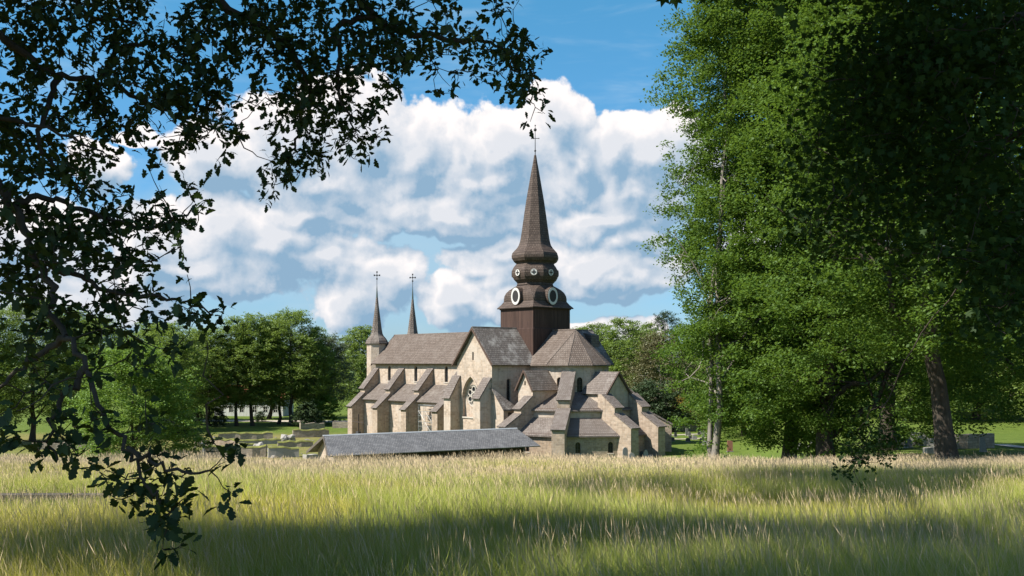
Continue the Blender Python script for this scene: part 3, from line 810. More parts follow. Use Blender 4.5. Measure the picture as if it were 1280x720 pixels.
# ---- crossing tower with its onion spire
def octagon(rad, z, rot=22.5, n=8): return [L(rad * math.cos(R(rot + 360 / n * i)), -rad * math.sin(R(rot + 360 / n * i)), z) for i in range(n)]
def chamfered(h, c, z):
    k = h * (1 - c)
    pts = [(h, -k), (h, k), (k, h), (-k, h), (-h, k), (-h, -k), (-k, -h), (k, -h)]
    return [Vector((x, y, z)) for x, y in pts]
def build_tower():
    mb = MB()
    sq = lambda h, z: [Vector((h, -h, z)), Vector((h, h, z)), Vector((-h, h, z)), Vector((-h, -h, z))]
    mb.rings([sq(4.12, 13.7), sq(4.12, 19.35), sq(3.98, 19.42), sq(3.98, 22.75)])
    for h, z0, z1 in ((4.1, 22.45, 22.68),):
        mb.rings([sq(h, z0), sq(h, z1)])
    tower = mb.build('bell_tower', M['boards'], church)
    mb = MB()
    mb.rings([chamfered(4.38, .002, 22.62), chamfered(4.40, .002, 22.76), chamfered(3.98, .01, 23.25), chamfered(3.66, .03, 23.8), chamfered(3.70, .05, 24.2),
              chamfered(3.68, .08, 24.7), chamfered(3.56, .13, 25.2), chamfered(3.3, .2, 25.65), chamfered(2.98, .32, 26.02), chamfered(2.82, .48, 26.27), chamfered(2.78, .586, 26.48)])
    mb.build('lower_dome', M['tower_shingle'], tower)
    prof2 = [(3.15, 26.45), (3.05, 26.75), (3.25, 26.95), (3.62, 27.3), (3.88, 27.75), (3.98, 28.3), (3.92, 28.85), (3.68, 29.3), (3.42, 29.6), (3.22, 29.85)]
    mb = MB(); mb.rings([octagon(r, z) for r, z in prof2]); mb.build('middle_drum', M['tower_shingle'], tower)
    prof3 = [(3.2, 29.82), (3.3, 30.05), (3.72, 30.3), (3.98, 30.7), (4.03, 31.1), (3.9, 31.55), (3.55, 31.95), (3.15, 32.35), (2.85, 32.8), (2.62, 33.4), (2.45, 34.2), (2.2, 35.8), (1.85, 38.2), (1.5, 40.4), (1.1, 42.6), (.72, 44.7), (.4, 46.3), (.18, 47.6)]
    mb = MB(); mb.rings([octagon(r, z) for r, z in prof3]); mb.build('spire', M['tower_shingle'], tower)
    # oval dials in dormers on the four faces
    for a in range(4):
        t = R(90 * a); N = Vector((math.cos(t), math.sin(t), 0)); U = Vector((-N.y, N.x, 0)); cz = 24.55
        d0 = 3.2; d1 = 4.2
        mb = MB(); n = 24
        el = lambda s, d: [N * d + U * (1.16 * s * math.cos(2 * math.pi * i / n)) + Vector((0, 0, cz + 1.52 * s * math.sin(2 * math.pi * i / n))) for i in range(n)]
        mb.rings([el(.98, d0), el(.98, d1)], 0)
        mb.build('dial_dormer', M['tower_shingle'], tower)
        mb = MB()
        o, i_, o2, i2 = el(.90, d1 + .004), el(.63, d1 + .004), el(.90, d1 + .05), el(.63, d1 + .05)
        for k in range(n):
            j = (k + 1) % n
            mb.face([o2[k], o2[j], i2[j], i2[k]]); mb.face([o[k], o[j], o2[j], o2[k]]); mb.face([i_[k], i2[k], i2[j], i_[j]])
        mb.build('dial_ring', M['white'], tower)
        mb = MB(); mb.face(el(.628, d1 + .02)); mb.build('dial_louvre', M['louvre'], tower)
    # round oculi with crosses on the eight faces of the drum
    for a in range(8):
        t = R(45 * a); N = Vector((math.cos(t), math.sin(t), 0)); U = Vector((-N.y, N.x, 0)); cz = 28.35; d = 3.75; n = 18
        ci = lambda r, dd: [N * dd + U * (r * math.cos(2 * math.pi * i / n)) + Vector((0, 0, cz + r * math.sin(2 * math.pi * i / n))) for i in range(n)]
        mb = MB(); mb.rings([ci(.56, d - .4), ci(.56, d)], 0)
        o, i_ = ci(.52, d + .05), ci(.40, d + .05)
        for k in range(n):
            j = (k + 1) % n; mb.face([o[k], o[j], i_[j], i_[k]], 1)
        mb.face(ci(.40, d + .03), 1)
        for (w, h) in ((.09, .36), (.36, .09)):
            mb.hexa([N * (d + .035) + U * x + Vector((0, 0, cz + z)) for x, z in ((-w, -h), (w, -h), (w, h), (-w, h))],
                    [N * (d + .07) + U * x + Vector((0, 0, cz + z)) for x, z in ((-w, -h), (w, -h), (w, h), (-w, h))], 2)
        for sx_ in (-1, 1):
            for sz_ in (-1, 1): pass
        mb.build('oculus', [M['tower_shingle'], M['white'], M['louvre']], tower)
    mb = MB()
    mb.bar(L(0, 0, 47.3), L(0, 0, 52.4), .075, 8, .04)
    for z, r in ((48.3, .17), (51.7, .26), (52.4, .12)):
        mb.rings([[Vector((r * math.sin(t) * math.cos(2 * math.pi * i / 10) + 0, r * math.sin(t) * math.sin(2 * math.pi * i / 10), z - r * math.cos(t))) for i in range(10)] for t in [R(8 + 164 * k / 6) for k in range(7)]])
    mb.bar(L(-.42, .42, 50.3), L(.42, -.42, 50.3), .055, 6)
    for s in (-1, 1):
        mb.rings([[Vector((s * .42 + .1 * math.sin(t) * math.cos(2 * math.pi * i / 8), s * .42 + .1 * math.sin(t) * math.sin(2 * math.pi * i / 8), 50.3 - .1 * math.cos(t))) for i in range(8)] for t in [R(8 + 164 * k / 4) for k in range(5)]])
    mb.build('cross', M['iron'], tower)
build_tower()

def stair_tower(u, v, top=17.6, tip=26.4):
    mb = MB(); O = L(u, v, 0)
    oc = lambda r, z: [O + p for p in octagon(r, z)]
    mb.rings([oc(1.95, 0), oc(1.95, top)])
    mb.panel(O + L(0, 1.81, 0), L(1, 0, 0), [(-.2, top - 2.2), (.2, top - 2.2), (.2, top - 1), (-.2, top - 1)])
    st = mb.build('stair_tower', M['plaster'], church)
    mb = MB()
    mb.rings([oc(2.22, top - .1), oc(2.25, top + .05), oc(2.05, top + .55), oc(1.72, top + 1.05), oc(1.3, top + 1.5), oc(1.08, top + 2.0), oc(.92, top + 2.9), oc(.62, top + 5.2), oc(.36, top + 7.2), oc(.2, tip)])
    mb.build('spire', M['shingle'], st)
    mb = MB(); mb.bar(O + Vector((0, 0, tip - .3)), O + Vector((0, 0, tip + 2.2)), .2, 8, .06); mb.build('spire_tip', M['copper'], st)
    mb = MB(); zt = tip + 4.9
    mb.bar(O + Vector((0, 0, tip + 2)), O + Vector((0, 0, zt)), .055, 6)
    A = Vector((.707, .707, 0))
    mb.bar(O - A * .48 + Vector((0, 0, zt - .62)), O + A * .48 + Vector((0, 0, zt - .62)), .06, 6)
    for p in (O + Vector((0, 0, zt)), O - A * .5 + Vector((0, 0, zt - .62)), O + A * .5 + Vector((0, 0, zt - .62)), O + Vector((0, 0, zt - .62)), O + Vector((0, 0, zt - 1.3))):
        mb.bar(p - Vector((0, 0, .14)), p + Vector((0, 0, .14)), .14, 8)
    mb.build('cross', M['iron'], st)
stair_tower(-42.1, 3.0); stair_tower(-42.1, -5.3)

# ------------------------------------------------------------------ long low shed in front of the church
def build_shed():
    a = Vector((-24.0, 130.75, 0)); b = Vector((.62, 145.28, 0)); d = (b - a).normalized()
    rz = math.atan2(d.y, d.x); ln = (b - a).length
    s = empty('shed', (a.x, a.y, 0), rz, label='long low stone shed with a grey slate roof standing between the meadow and the church', cat='shed')
    zr, ze, hw = 4.5, 2.25, 3.85
    mb = MB()
    for sg in (-1, 1):
        mb.slab((-.9, sg * hw, ze), (ln + 1.6, sg * hw, ze), (ln, 0, zr), (-.0, 0, zr), .14)
    mb.face([(ln + 1.6, -hw, ze + .13), (ln + 1.6, hw, ze + .13), (ln, 0, zr + .15)])
    mb.build('roof', M['slate'], s)
    mb = MB(); mb.hexa([(-.15, -.16, zr + .1), (ln + .1, -.16, zr + .1), (ln + .1, .16, zr + .1), (-.15, .16, zr + .1)], [(-.15, -.06, zr + .24), (ln + .1, -.06, zr + .24), (ln + .1, .06, zr + .24), (-.15, .06, zr + .24)])
    mb.build('ridge_capping', M['lead'], s)
    mb = MB(); g = 3.2; k = (zr - ze) / hw
    mb.panel((.35, 0, 0), (0, -1, 0), [(-g, -.5), (g, -.5), (g, zr - k * g - .05), (0, zr - .06), (-g, zr - k * g - .05)], [arch(-.15, .75, 1.0, 2.2, True)], .3)
    mb.face([(.35, g, -.5), (.35, g, zr - k * g - .05), (ln - .2, g, zr - k * g - .05), (ln - .2, g, -.5)])
    w = mb.build('wall', M['plaster'], s)
    window((.35, 0, 0), (0, -1, 0), -.15, .75, 1.0, 2.2, w, .3, True, 0, False)
    mb = MB(); mb.box(.6, ln - .4, -2.9, -2.75, -.5, 2.45); mb.build('dark_backing', M['wood_dark'], s)  # dark sheet across the open front, standing in for the shade inside
    for i in range(9):
        x = 1.6 + i * (ln - 2.4) / 8
        mb = MB(); mb.box(x - .09, x + .09, -3.42, -3.24, -.5, 2.35); mb.build('post', M['wood_grey'], s)
    for sg in (-1, 1):
        mb = MB(); p, q = Vector((-.95, sg * hw, ze + .02)), Vector((-.06, 0, zr + .02)); t = Vector((.07, 0, 0)); n = Vector((0, 0, .2))
        mb.hexa([p - n - t, q - n - t, q - n, p - n], [p + n * .8 - t, q + n * .8 - t, q + n * .8, p + n * .8]); mb.build('bargeboard', M['wood_grey'], s)
build_shed()

# ------------------------------------------------------------------ scaffold and wooden cross by the nave
def build_scaffold():
    o = CC + EA * -17.4 + SA * 8.9
    s = empty('scaffold', (o.x, o.y, gz(o.x, o.y)), math.atan2(EA.y, EA.x), label='steel tube scaffold standing against the nave wall between two buttresses', cat='scaffold')
    X = (-1.9, 0, 1.9); Y = (-.55, .55)
    for x in X:
        for y in Y:
            mb = MB(); mb.bar((x, y, 0), (x, y, 6.2), .04, 6); mb.build('standard', M['steel'], s)
    for z in (1.9, 3.7, 5.5):
        for y in Y:
            mb = MB(); mb.bar((-2.0, y, z - .1), (2.0, y, z - .1), .035, 6); mb.bar((-2.0, y, z + .95), (2.0, y, z + .95), .03, 6); mb.build('ledger', M['steel'], s)
        mb = MB(); mb.box(-1.95, 1.95, -.5, .5, z, z + .05); mb.build('deck', M['plank'], s)
    for i, (z0, z1) in enumerate(((0.1, 1.8), (1.9, 3.6), (3.8, 5.5))):
        mb = MB(); a, b = (-1.9, 0) if i % 2 else (0, -1.9); mb.bar((a, -.6, z0), (b, -.6, z1), .03, 6); mb.build('brace', M['steel'], s)
        mb = MB(); mb.bar((1.9 - .0, -.6, z0), (.0, -.6, z1), .03, 6); mb.build('brace', M['steel'], s)
build_scaffold()
def build_cross():
    o = CC + EA * -34.0 + SA * 12.2
    s = empty('wooden_cross', (o.x, o.y, gz(o.x, o.y)), math.atan2(EA.y, EA.x), label='tall thin wooden cross standing before the western end of the nave', cat='cross')
    mb = MB(); mb.box(-.1, .1, -.1, .1, .2, 4.4); mb.build('upright', M['wood_dark'], s)
    mb = MB(); mb.box(-1.9, 1.9, -.17, -.103, 2.9, 3.08); mb.build('crossbar', M['wood_dark'], s)
    mb = MB(); mb.hexa([(-.5, -.4, -.2), (.5, -.4, -.2), (.5, .4, -.2), (-.5, .4, -.2)], [(-.36, -.3, 1.3), (.36, -.3, 1.3), (.36, .3, 1.3), (-.36, .3, 1.3)]); mb.build('plinth', M['granite_dark'], s)
build_cross()

# ------------------------------------------------------------------ graves, walls, ruins
def headstone(kind, px, py, w, h, mat, label, rz=0.0, Y=None):
    if Y is None: x, y, z = at_ray(px, py)
    else: x, y = pz(px, Y), Y; z = gz(x, y)
    s = empty('headstone', (x, y, z), rz, label=label, cat='gravestone', group='gravestones in the churchyard')
    mb = MB(); t = max(.16, w * .16)
    if kind == 'round': prof = [(-w / 2, 0), (w / 2, 0), (w / 2, h * .68)] + [(w / 2 * math.cos(a), h * .68 + h * .32 * math.sin(a)) for a in np.linspace(.25, math.pi - .25, 9)] + [(-w / 2, h * .68)]
    elif kind == 'point': prof = [(-w / 2, 0), (w / 2, 0), (w * .38, h * .7), (w * .08, h), (-w * .1, h * .97), (-w * .4, h * .6)]
    elif kind == 'square': prof = [(-w / 2, 0), (w / 2, 0), (w * .49, h * .93), (w * .4, h), (-w * .4, h), (-w * .49, h * .93)]
    else: prof = [(-w / 2, 0), (w / 2, 0), (w * .46, h * .8), (w * .2, h * .97), (-w * .25, h), (-w * .5, h * .72)]
    A = [Vector((a, -t / 2, b + .1)) for a, b in prof]; B = [Vector((a * .97, t / 2, b + .1)) for a, b in prof]
    mb.face(A); mb.face(B[::-1])
    for i in range(len(prof)):
        j = (i + 1) % len(prof); mb.face([A[j], A[i], B[i], B[j]])
    mb.build('stone', M[mat], s)
    mb = MB(); mb.box(-w * .62, w * .62, -t, t, -.25, .13); mb.build('plinth', M['granite_grey'] if mat != 'granite_grey' else M['limestone'], s)
    return s
GR = 'granite_'
for a in [
    ('round', 781.5, 0, .75, 1.75, GR + 'grey', 'tall grey round-topped gravestone leaning against nothing, left of the choir buttress foot', .2, 143.0),
    ('round', 789.8, 0, .75, 1.15, GR + 'grey', 'shorter grey round-topped gravestone in front of the choir buttress foot', .1, 141.0),
    ('square', 802, 571, .55, .7, GR + 'dark', 'small black gravestone in the recess between the two east buttresses', .2, None),
    ('point', 807.2, 572, .8, 1.05, 'limestone', 'pale pointed gravestone between the two east buttresses', .1, None),
    ('rough', 813.4, 574, .7, .55, GR + 'dark', 'squat black gravestone on the grass below the east buttress', -.2, None),
    ('square', 844.4, 546.4, .5, .8, GR + 'dark', 'upright dark gravestone just right of the last buttress', .2, None),
    ('rough', 840.6, 551.7, .75, .65, GR + 'dark', 'low wide dark gravestone touching the view of the church corner', .1, None),
    ('square', 858.6, 544.6, .5, 1.35, GR + 'grey', 'tallest pale grey gravestone in the churchyard', .2, None),
    ('round', 861.8, 545.2, .55, .75, GR + 'grey', 'grey gravestone just right of the tallest one', .2, None),
    ('rough', 860, 552.5, .8, .6, GR + 'dark', 'black gravestone in front of the tallest pale one', -.1, None),
    ('rough', 862.8, 549, .55, .5, GR + 'dark', 'small black gravestone half behind a larger black one', .1, None),
    ('point', 866.5, 549.3, .45, .8, 'limestone', 'slim pale gravestone beside a rough grey boulder stone', .1, None),
    ('rough', 868.8, 549.6, .75, .6, GR + 'grey', 'rough grey boulder gravestone beside the slim pale stone', 0, None),
    ('square', 873.6, 543.6, .5, .45, GR + 'dark', 'little dark gravestone at the far edge of the lawn', .1, None),
    ('rough', 877.2, 543, .9, .6, GR + 'grey', 'wide grey gravestone at the far edge of the lawn', .1, None),
    ('square', 880.7, 543, .4, .65, 'limestone', 'narrow white gravestone at the far edge of the lawn', .1, None),
    ('round', 878.8, 548.8, .5, .75, GR + 'grey', 'round-topped grey gravestone in the middle of the lawn', .1, None),
    ('square', 877.4, 554.2, .75, .8, GR + 'dark', 'square black gravestone left of the pale tree trunk', .1, None),
    ('rough', 881, 556.4, .75, .6, GR + 'grey', 'dark grey rough gravestone nearest the pale tree trunk', -.2, None),
    ('square', 912.4, 565, .85, 1.65, GR + 'red', 'reddish granite gravestone right of the pale tree trunk', .1, None),
    ('round', 990, 563, .55, .95, GR + 'grey', 'grey gravestone between two dark trunks', .1, None),
    ('rough', 1000.5, 563, 1.1, .75, 'limestone', 'wide pale gravestone left of the white stone cross', .1, None),
    ('round', 1128, 558.5, .8, .6, 'limestone', 'pale low gravestone below the round bushes', .1, None),
    ('rough', 1135.5, 560, .6, .65, GR + 'grey', 'grey gravestone right of the pale low one, below the round bushes', .1, None),
    ('square', 1153.8, 557, .45, .55, GR + 'grey', 'left one of a pair of small gravestones before the pale wall', .1, None),
    ('square', 1160, 557, .5, .6, GR + 'grey', 'right one of a pair of small gravestones before the pale wall', .1, None)]:
    headstone(*a[:6], a[6], a[7], a[8])

def stone_cross():
    x, y, z = at_ray(1014, 560)
    s = empty('stone_cross', (x, y, z), .15, label='white stone cross gravestone left of the thick dark trunk', cat='gravestone')
    mb = MB(); mb.box(-.3, .3, -.25, .25, -.3, .35); mb.build('plinth', M['limestone'], s)
    mb = MB(); mb.box(-.09, .09, -.07, .07, .352, 1.35); mb.box(-.32, -.092, -.068, .068, .88, 1.05); mb.box(.092, .32, -.068, .068, .88, 1.05); mb.build('cross', M['white'], s)
stone_cross()

def wall(name, label, cat, p, q, h, t, mat, turf=None, group=None, jag=.12, base=.5):
    """irregular stone wall from p to q (x, y)"""
    p = Vector((p[0], p[1], 0)); q = Vector((q[0], q[1], 0)); d = q - p; ln = d.length; d.normalize(); s = Vector((-d.y, d.x, 0))
    root = empty(name, (p.x, p.y, gz(p.x, p.y)), math.atan2(d.y, d.x), label=label, cat=cat, group=group, kind='thing')
    n = max(3, int(ln / .9)); rr = np.random.default_rng(int(abs(p.x * 13 + p.y * 7)) + 3)
    top = h * (1.3 if turf else 1.0) * (1 - jag + 2 * jag * rr.random(n + 1)); z0 = gz(p.x, p.y)
    zb = [gz(*(p + d * ln * i / n).xy) - z0 for i in range(n + 1)]
    js = (rr.random((n + 1, 2)) - .5) * t * .22
    mb = MB(); tb = MB()
    for i in range(n):
        x0, x1 = ln * i / n, ln * (i + 1) / n
        y0, y1 = -t / 2 + js[i, 0], -t / 2 + js[i + 1, 0]; w0, w1 = t / 2 + js[i, 1], t / 2 + js[i + 1, 1]
        a, b = zb[i] + top[i], zb[i + 1] + top[i + 1]
        mb.face([(x0, y0, zb[i] - base), (x1, y1, zb[i + 1] - base), (x1, y1, b), (x0, y0, a)])
        mb.face([(x1, w1, zb[i + 1] - base), (x0, w0, zb[i] - base), (x0, w0, a), (x1, w1, b)])
        mb.face([(x0, y0, a), (x1, y1, b), (x1, w1, b), (x0, w0, a)])
        if turf:
            e = .05
            tb.hexa([(x0, y0 - e, a - .03), (x1, y1 - e, b - .03), (x1, w1 + e, b - .03), (x0, w0 + e, a - .03)], [(x0, y0 + .1, a + .16), (x1, y1 + .1, b + .16), (x1, w1 - .1, b + .16), (x0, w0 - .1, a + .16)])
    mb.face([(0, t / 2 + js[0, 1], zb[0] - base), (0, -t / 2 + js[0, 0], zb[0] - base), (0, -t / 2 + js[0, 0], zb[0] + top[0]), (0, t / 2 + js[0, 1], zb[0] + top[0])])
    mb.face([(ln, -t / 2 + js[n, 0], zb[n] - base), (ln, t / 2 + js[n, 1], zb[n] - base), (ln, t / 2 + js[n, 1], zb[n] + top[n]), (ln, -t / 2 + js[n, 0], zb[n] + top[n])])
    mb.build('masonry', M[mat], root)
    if turf: tb.build('turf', M[turf], root)
    return root
M['dry_stone_plain'] = mat_plain('loose_stone', (.25, .23, .20), .9, .35, 6)
M['turf'] = mat_plain('dry_turf', (.165, .17, .045), .95, .5, 1.1)
RG = 'low ruined monastery walls on the turf'
def pr(px, py):
    x, y, z = at_ray(px, py, 118); return (x, y)
for px0, py0, px1, py1, h, t, mat, turf, lab in [
    (273, 550, 341, 549, .9, 1.0, 'dry_stone', 'turf', 'long grey ruined wall at the back, before the tree trunks'),
    (366, 547, 411, 546, 1.0, 1.0, 'dry_stone', 'turf', 'grey ruined wall at the back, near the church'),
    (245, 558, 296, 559, .9, 1.2, 'stone_old', 'turf', 'reddish ruined wall with a grassy top, second row from the meadow'),
    (257, 572, 333, 571, 1.15, 1.3, 'dry_stone', 'turf', 'long grey front ruined wall with a grassy top'),
    (347, 559, 391, 558, .65, 1.2, 'dry_stone', 'turf', 'low ruined wall behind the shed gable'),
    (335, 572, 373, 571, 1.0, 1.2, 'limestone', 'turf', 'pale ruined wall left of the shed gable'),
    (300, 563, 318, 562, .7, 1.4, 'limestone', 'turf', 'short pale ruined wall in the middle of the ruins'),
    (381, 574, 396, 573, .6, 1.0, 'limestone', None, 'short pale wall stub under the shed eave'),
    (228, 576, 252, 575, 1.2, 1.2, 'dry_stone', 'turf', 'shaded ruined wall beside the stone pillar'),
    (296, 556, 350, 554, .5, 1.3, 'limestone', 'turf', 'very low pale wall line running through the turf')]:
    wall('ruin_wall', lab, 'ruin', pr(px0, py0), pr(px1, py1), h, t, mat, turf, RG, .13)
def rubble(px, py, w, h, lab):
    x, y, z = at_ray(px, py, 118)
    s = empty('rubble_heap', (x, y, z), 0, label=lab, cat='rubble', group='rubble heaps in the ruins')
    bm = bmesh.new(); rr = random.Random(int(px))
    for i in range(9):
        r = h * rr.uniform(.28, .5)
        m = Matrix.Translation((rr.uniform(-w / 2, w / 2), rr.uniform(-.6, .6), rr.uniform(0, h * .75))) @ Matrix.Rotation(rr.uniform(0, 3), 4, Vector((rr.random(), rr.random(), 1))) @ Matrix.Diagonal((r * 1.3, r, r * .8, 1))
        g = bmesh.ops.create_icosphere(bm, subdivisions=1, radius=1, matrix=m)
        for v in g['verts']: v.co += Vector((rr.uniform(-.1, .1), rr.uniform(-.1, .1), rr.uniform(-.1, .1))) * h * .5
    me = bpy.data.meshes.new('stones'); bm.to_mesh(me); bm.free(); me.uv_layers.new(name='UVMap'); me.materials.append(M['limestone'])
    o = bpy.data.objects.new('stones', me); COL.objects.link(o); o.parent = s
rubble(324, 566, 2.2, 1.3, 'pale rubble heap at the end of the long front ruin wall')
rubble(360, 552, 1.8, 1.5, 'pale rubble heap behind the ruins near the tree trunks')
rubble(234, 574, 1.0, 1.3, 'narrow pale rubble heap left of the stone pillar')
def loose_stones():
    rr = np.random.default_rng(91); bm = bmesh.new()
    for _ in range(90):
        px = rr.uniform(236, 436); py = rr.uniform(545, 576)
        x, y, z = at_ray(px, py, 118); r = rr.uniform(.12, .42)
        m = Matrix.Translation((x, y, z + r * .2)) @ Matrix.Rotation(rr.uniform(0, 3), 4, Vector((rr.random(), rr.random(), 1))) @ Matrix.Diagonal((r * rr.uniform(1, 1.8), r, r * .7, 1))
        g = bmesh.ops.create_icosphere(bm, subdivisions=1, radius=1, matrix=m)
        for v in g['verts']: v.co += Vector(rr.uniform(-.12, .12, 3)) * r * 2
    me = bpy.data.meshes.new('loose_stones'); bm.to_mesh(me); bm.free(); me.uv_layers.new(name='UVMap'); me.materials.append(M['dry_stone_plain'])
    o = bpy.data.objects.new('loose_stones', me); COL.objects.link(o); tag(o, 'loose building stones strewn over the turf among the ruins', 'stones', kind='stuff')
loose_stones()
def pillar():
    x, y = pz(254.5, 146), 146
    s = empty('stone_pillar', (x, y, gz(x, y)), .3, label='short stone pillar with a flat slab on top at the meadow edge', cat='pillar')
    mb = MB(); mb.bar((0, 0, -.3), (0, 0, 2.0), .26, 10, .21); mb.build('shaft', M['limestone'], s)
    mb = MB(); mb.box(-.62, .62, -.5, .5, 2.002, 2.22); mb.build('slab', M['granite_grey'], s)
pillar()
# boundary walls
wall('boundary_wall', 'dark stone boundary wall left of the church, behind the ruins', 'wall', pr(375, 537), pr(405, 536), 1.3, .7, 'dry_stone')
wall('boundary_wall', 'dark stone boundary wall stub touching the west end of the church', 'wall', pr(416, 535), pr(436, 535), 1.2, .7, 'dry_stone')
wall('boundary_wall', 'shaded stone boundary wall under the dark trees at the far left', 'wall', pr(40, 562), pr(118, 561), 1.0, .7, 'dry_stone')
wall('boundary_wall', 'dark boundary wall at the far end of the churchyard lawn', 'wall', pr(838, 539), pr(892, 539), 1.3, .7, 'dry_stone')
wall('churchyard_wall', 'sunlit pale stone wall left of the thick trunk', 'wall', at_ray(1136, 557)[:2], at_ray(1178, 557.5)[:2], 1.15, .6, 'limestone', jag=.03)
wall('churchyard_wall', 'short sunlit pale wall beyond the round bushes', 'wall', at_ray(1106, 552.5)[:2], at_ray(1134, 553.5)[:2], .8, .6, 'limestone', jag=.04)
wall('churchyard_wall', 'tall grey stone wall in the shade right of the thick trunk', 'wall', at_ray(1194, 561)[:2], at_ray(1240, 560)[:2], 1.2, .7, 'dry_stone', jag=.1)
wall('rubble_wall', 'low rubble wall in front of the pale churchyard wall', 'wall', at_ray(1156, 567)[:2], at_ray(1180, 567)[:2], .45, .6, 'limestone', jag=.2)
def standing_stone():
    x, y, z = at_ray(1229, 565)
    s = MB(); h = 1.15
    A = [Vector((a, b, -.2)) for a, b in ((-.28, -.12), (.3, -.1), (.27, .12), (-.25, .1))]; B = [Vector((a - .08, b, h)) for a, b in ((-.2, -.08), (.14, -.07), (.12, .07), (-.18, .06))]
    s.hexa(A, B); o = s.build('standing_stone', M['limestone'], loc=(x, y, z)); tag(o, 'pale upright slab of stone on the bright lawn right of the thick trunk', 'stone')
standing_stone()

def strip(name, pts, w, lift, mat):
    V = []; 
    P = [Vector((x, y, 0)) for x, y in pts]
    fine = []
    for a, b in zip(P[:-1], P[1:]):
        n = max(2, int((b - a).length / 2))
        fine += [a.lerp(b, i / n) for i in range(n)]
    fine.append(P[-1])
    for i, p in enumerate(fine):
        d = (fine[min(i + 1, len(fine) - 1)] - fine[max(i - 1, 0)]).normalized(); s = Vector((-d.y, d.x, 0)) * w / 2
        for q in (p - s, p + s): V.append((q.x, q.y, gz(q.x, q.y) + lift))
    F = [(2 * i, 2 * i + 1, 2 * i + 3, 2 * i + 2) for i in range(len(fine) - 1)]
    tag(np_mesh(name, V, F, mat), kind='structure')
strip('path', [at_ray(800, 546.5)[:2], at_ray(848, 549.2)[:2], at_ray(862, 548.8)[:2], at_ray(885, 547.5)[:2]], 1.4, .06, M['gravel'])
strip('path_far', [at_ray(838, 544.2)[:2], at_ray(868, 543)[:2], at_ray(900, 542)[:2]], 1.6, .06, M['gravel'])
strip('path_right', [at_ray(1248, 556)[:2], at_ray(1275, 559.5)[:2], at_ray(1330, 565)[:2]], 1.6, .06, M['gravel'])
strip('drive', [(-75, 240), (-40, 236), (-20, 238), (-8, 246)], 6, .06, M['gravel'])

# ------------------------------------------------------------------ house behind the trees
def build_house():
    x, y = pz(318, 262), 262
    z = gz(x, y)
    s = empty('house', (x, y, z), -.12, label='white wooden house with a red tiled roof, seen between the tree trunks', cat='house')
    w, d, he, hr = 9.0, 4.0, 4.4, 7.6
    mb = MB()
    wins = [(-7.2, 1.0, 1.0, 2.5), (-4.6, 1.0, 1.0, 2.5), (-1.8, 1.0, 1.0, 2.5), (1.6, 1.0, 1.0, 2.5), (4.4, 1.0, 1.0, 2.5), (7.0, 1.0, 1.0, 2.5)]
    sq = lambda c, w_, a, b: [(c - w_ / 2, a), (c + w_ / 2, a), (c + w_ / 2, b), (c - w_ / 2, b)]
    mb.panel((0, -d, 0), (1, 0, 0), [(-w, -.5), (w, -.5), (w, he), (-w, he)], [sq(*q) for q in wins], .12)
    mb.panel((0, d, 0), (-1, 0, 0), [(-w, -.5), (w, -.5), (w, he), (-w, he)])
    for sg in (-1, 1): mb.panel((sg * w, 0, 0), (0, sg, 0), [(-d, -.5), (d, -.5), (d, he), (0, hr - .1), (-d, he)])
    mb.build('wall', M['house_wall'], s)
    for c, ww, a, b in wins:
        mb = MB(); mb.face([(c - ww / 2, -d + .1, a), (c + ww / 2, -d + .1, a), (c + ww / 2, -d + .1, b), (c - ww / 2, -d + .1, b)], 0)
        mb.box(c - .03, c + .03, -d + .04, -d + .09, a, b, 1); mb.box(c - ww / 2, c + ww / 2, -d + .045, -d + .085, (a + b) / 2 - .03, (a + b) / 2 + .03, 1)
        for q in ((c - ww / 2 - .1, c - ww / 2 - .003), (c + ww / 2 + .003, c + ww / 2 + .1)): mb.box(q[0], q[1], -d - .05, -d - .003, a - .1, b + .1, 1)
        mb.build('window', [M['glass'], M['white']], s)
    mb = MB()
    for sg in (-1, 1): mb.slab((-w - .4, sg * (d + .5), he - .3), (w + .4, sg * (d + .5), he - .3), (w + .4, 0, hr), (-w - .4, 0, hr), .18)
    mb.build('roof', M['red_tile'], s)
    mb = MB(); mb.box(-2.5, -1.7, -.4, .4, hr - .3, hr + 1.1); mb.build('chimney', M['granite_red'], s)
build_house()

# ------------------------------------------------------------------ two low benches in the meadow
def bench(px0, px1, Y, label):
    x0, x1 = pz(px0, Y), pz(px1, Y); xc = (x0 + x1) / 2; hl = (x1 - x0) / 2
    z = gz(xc, Y); top = H0 - (617.5 - 453) / 1280 * Y - z
    s = empty('bench', (xc, Y, z), .03, label=label, cat='bench', group='low benches in the meadow')
    mb = MB(); mb.hexa([(-hl, -.17, top - .11), (hl, -.17, top - .11), (hl, .17, top - .11), (-hl, .17, top - .11)], [(-hl, -.16, top), (hl, -.16, top), (hl, .16, top), (-hl, .16, top)]); mb.build('seat', M['wood_bench'], s)
    for sx in (-hl + .16, hl - .16):
        mb = MB(); mb.box(sx - .08, sx + .08, -.14, .14, -.3, top - .112); mb.build('leg', M['wood_bench'], s)
bench(-8, 87, 20, 'longer weathered plank bench in the tall grass, at the left border')
bench(94, 148, 20, 'shorter plank bench in the tall grass, half hidden by hanging oak leaves')

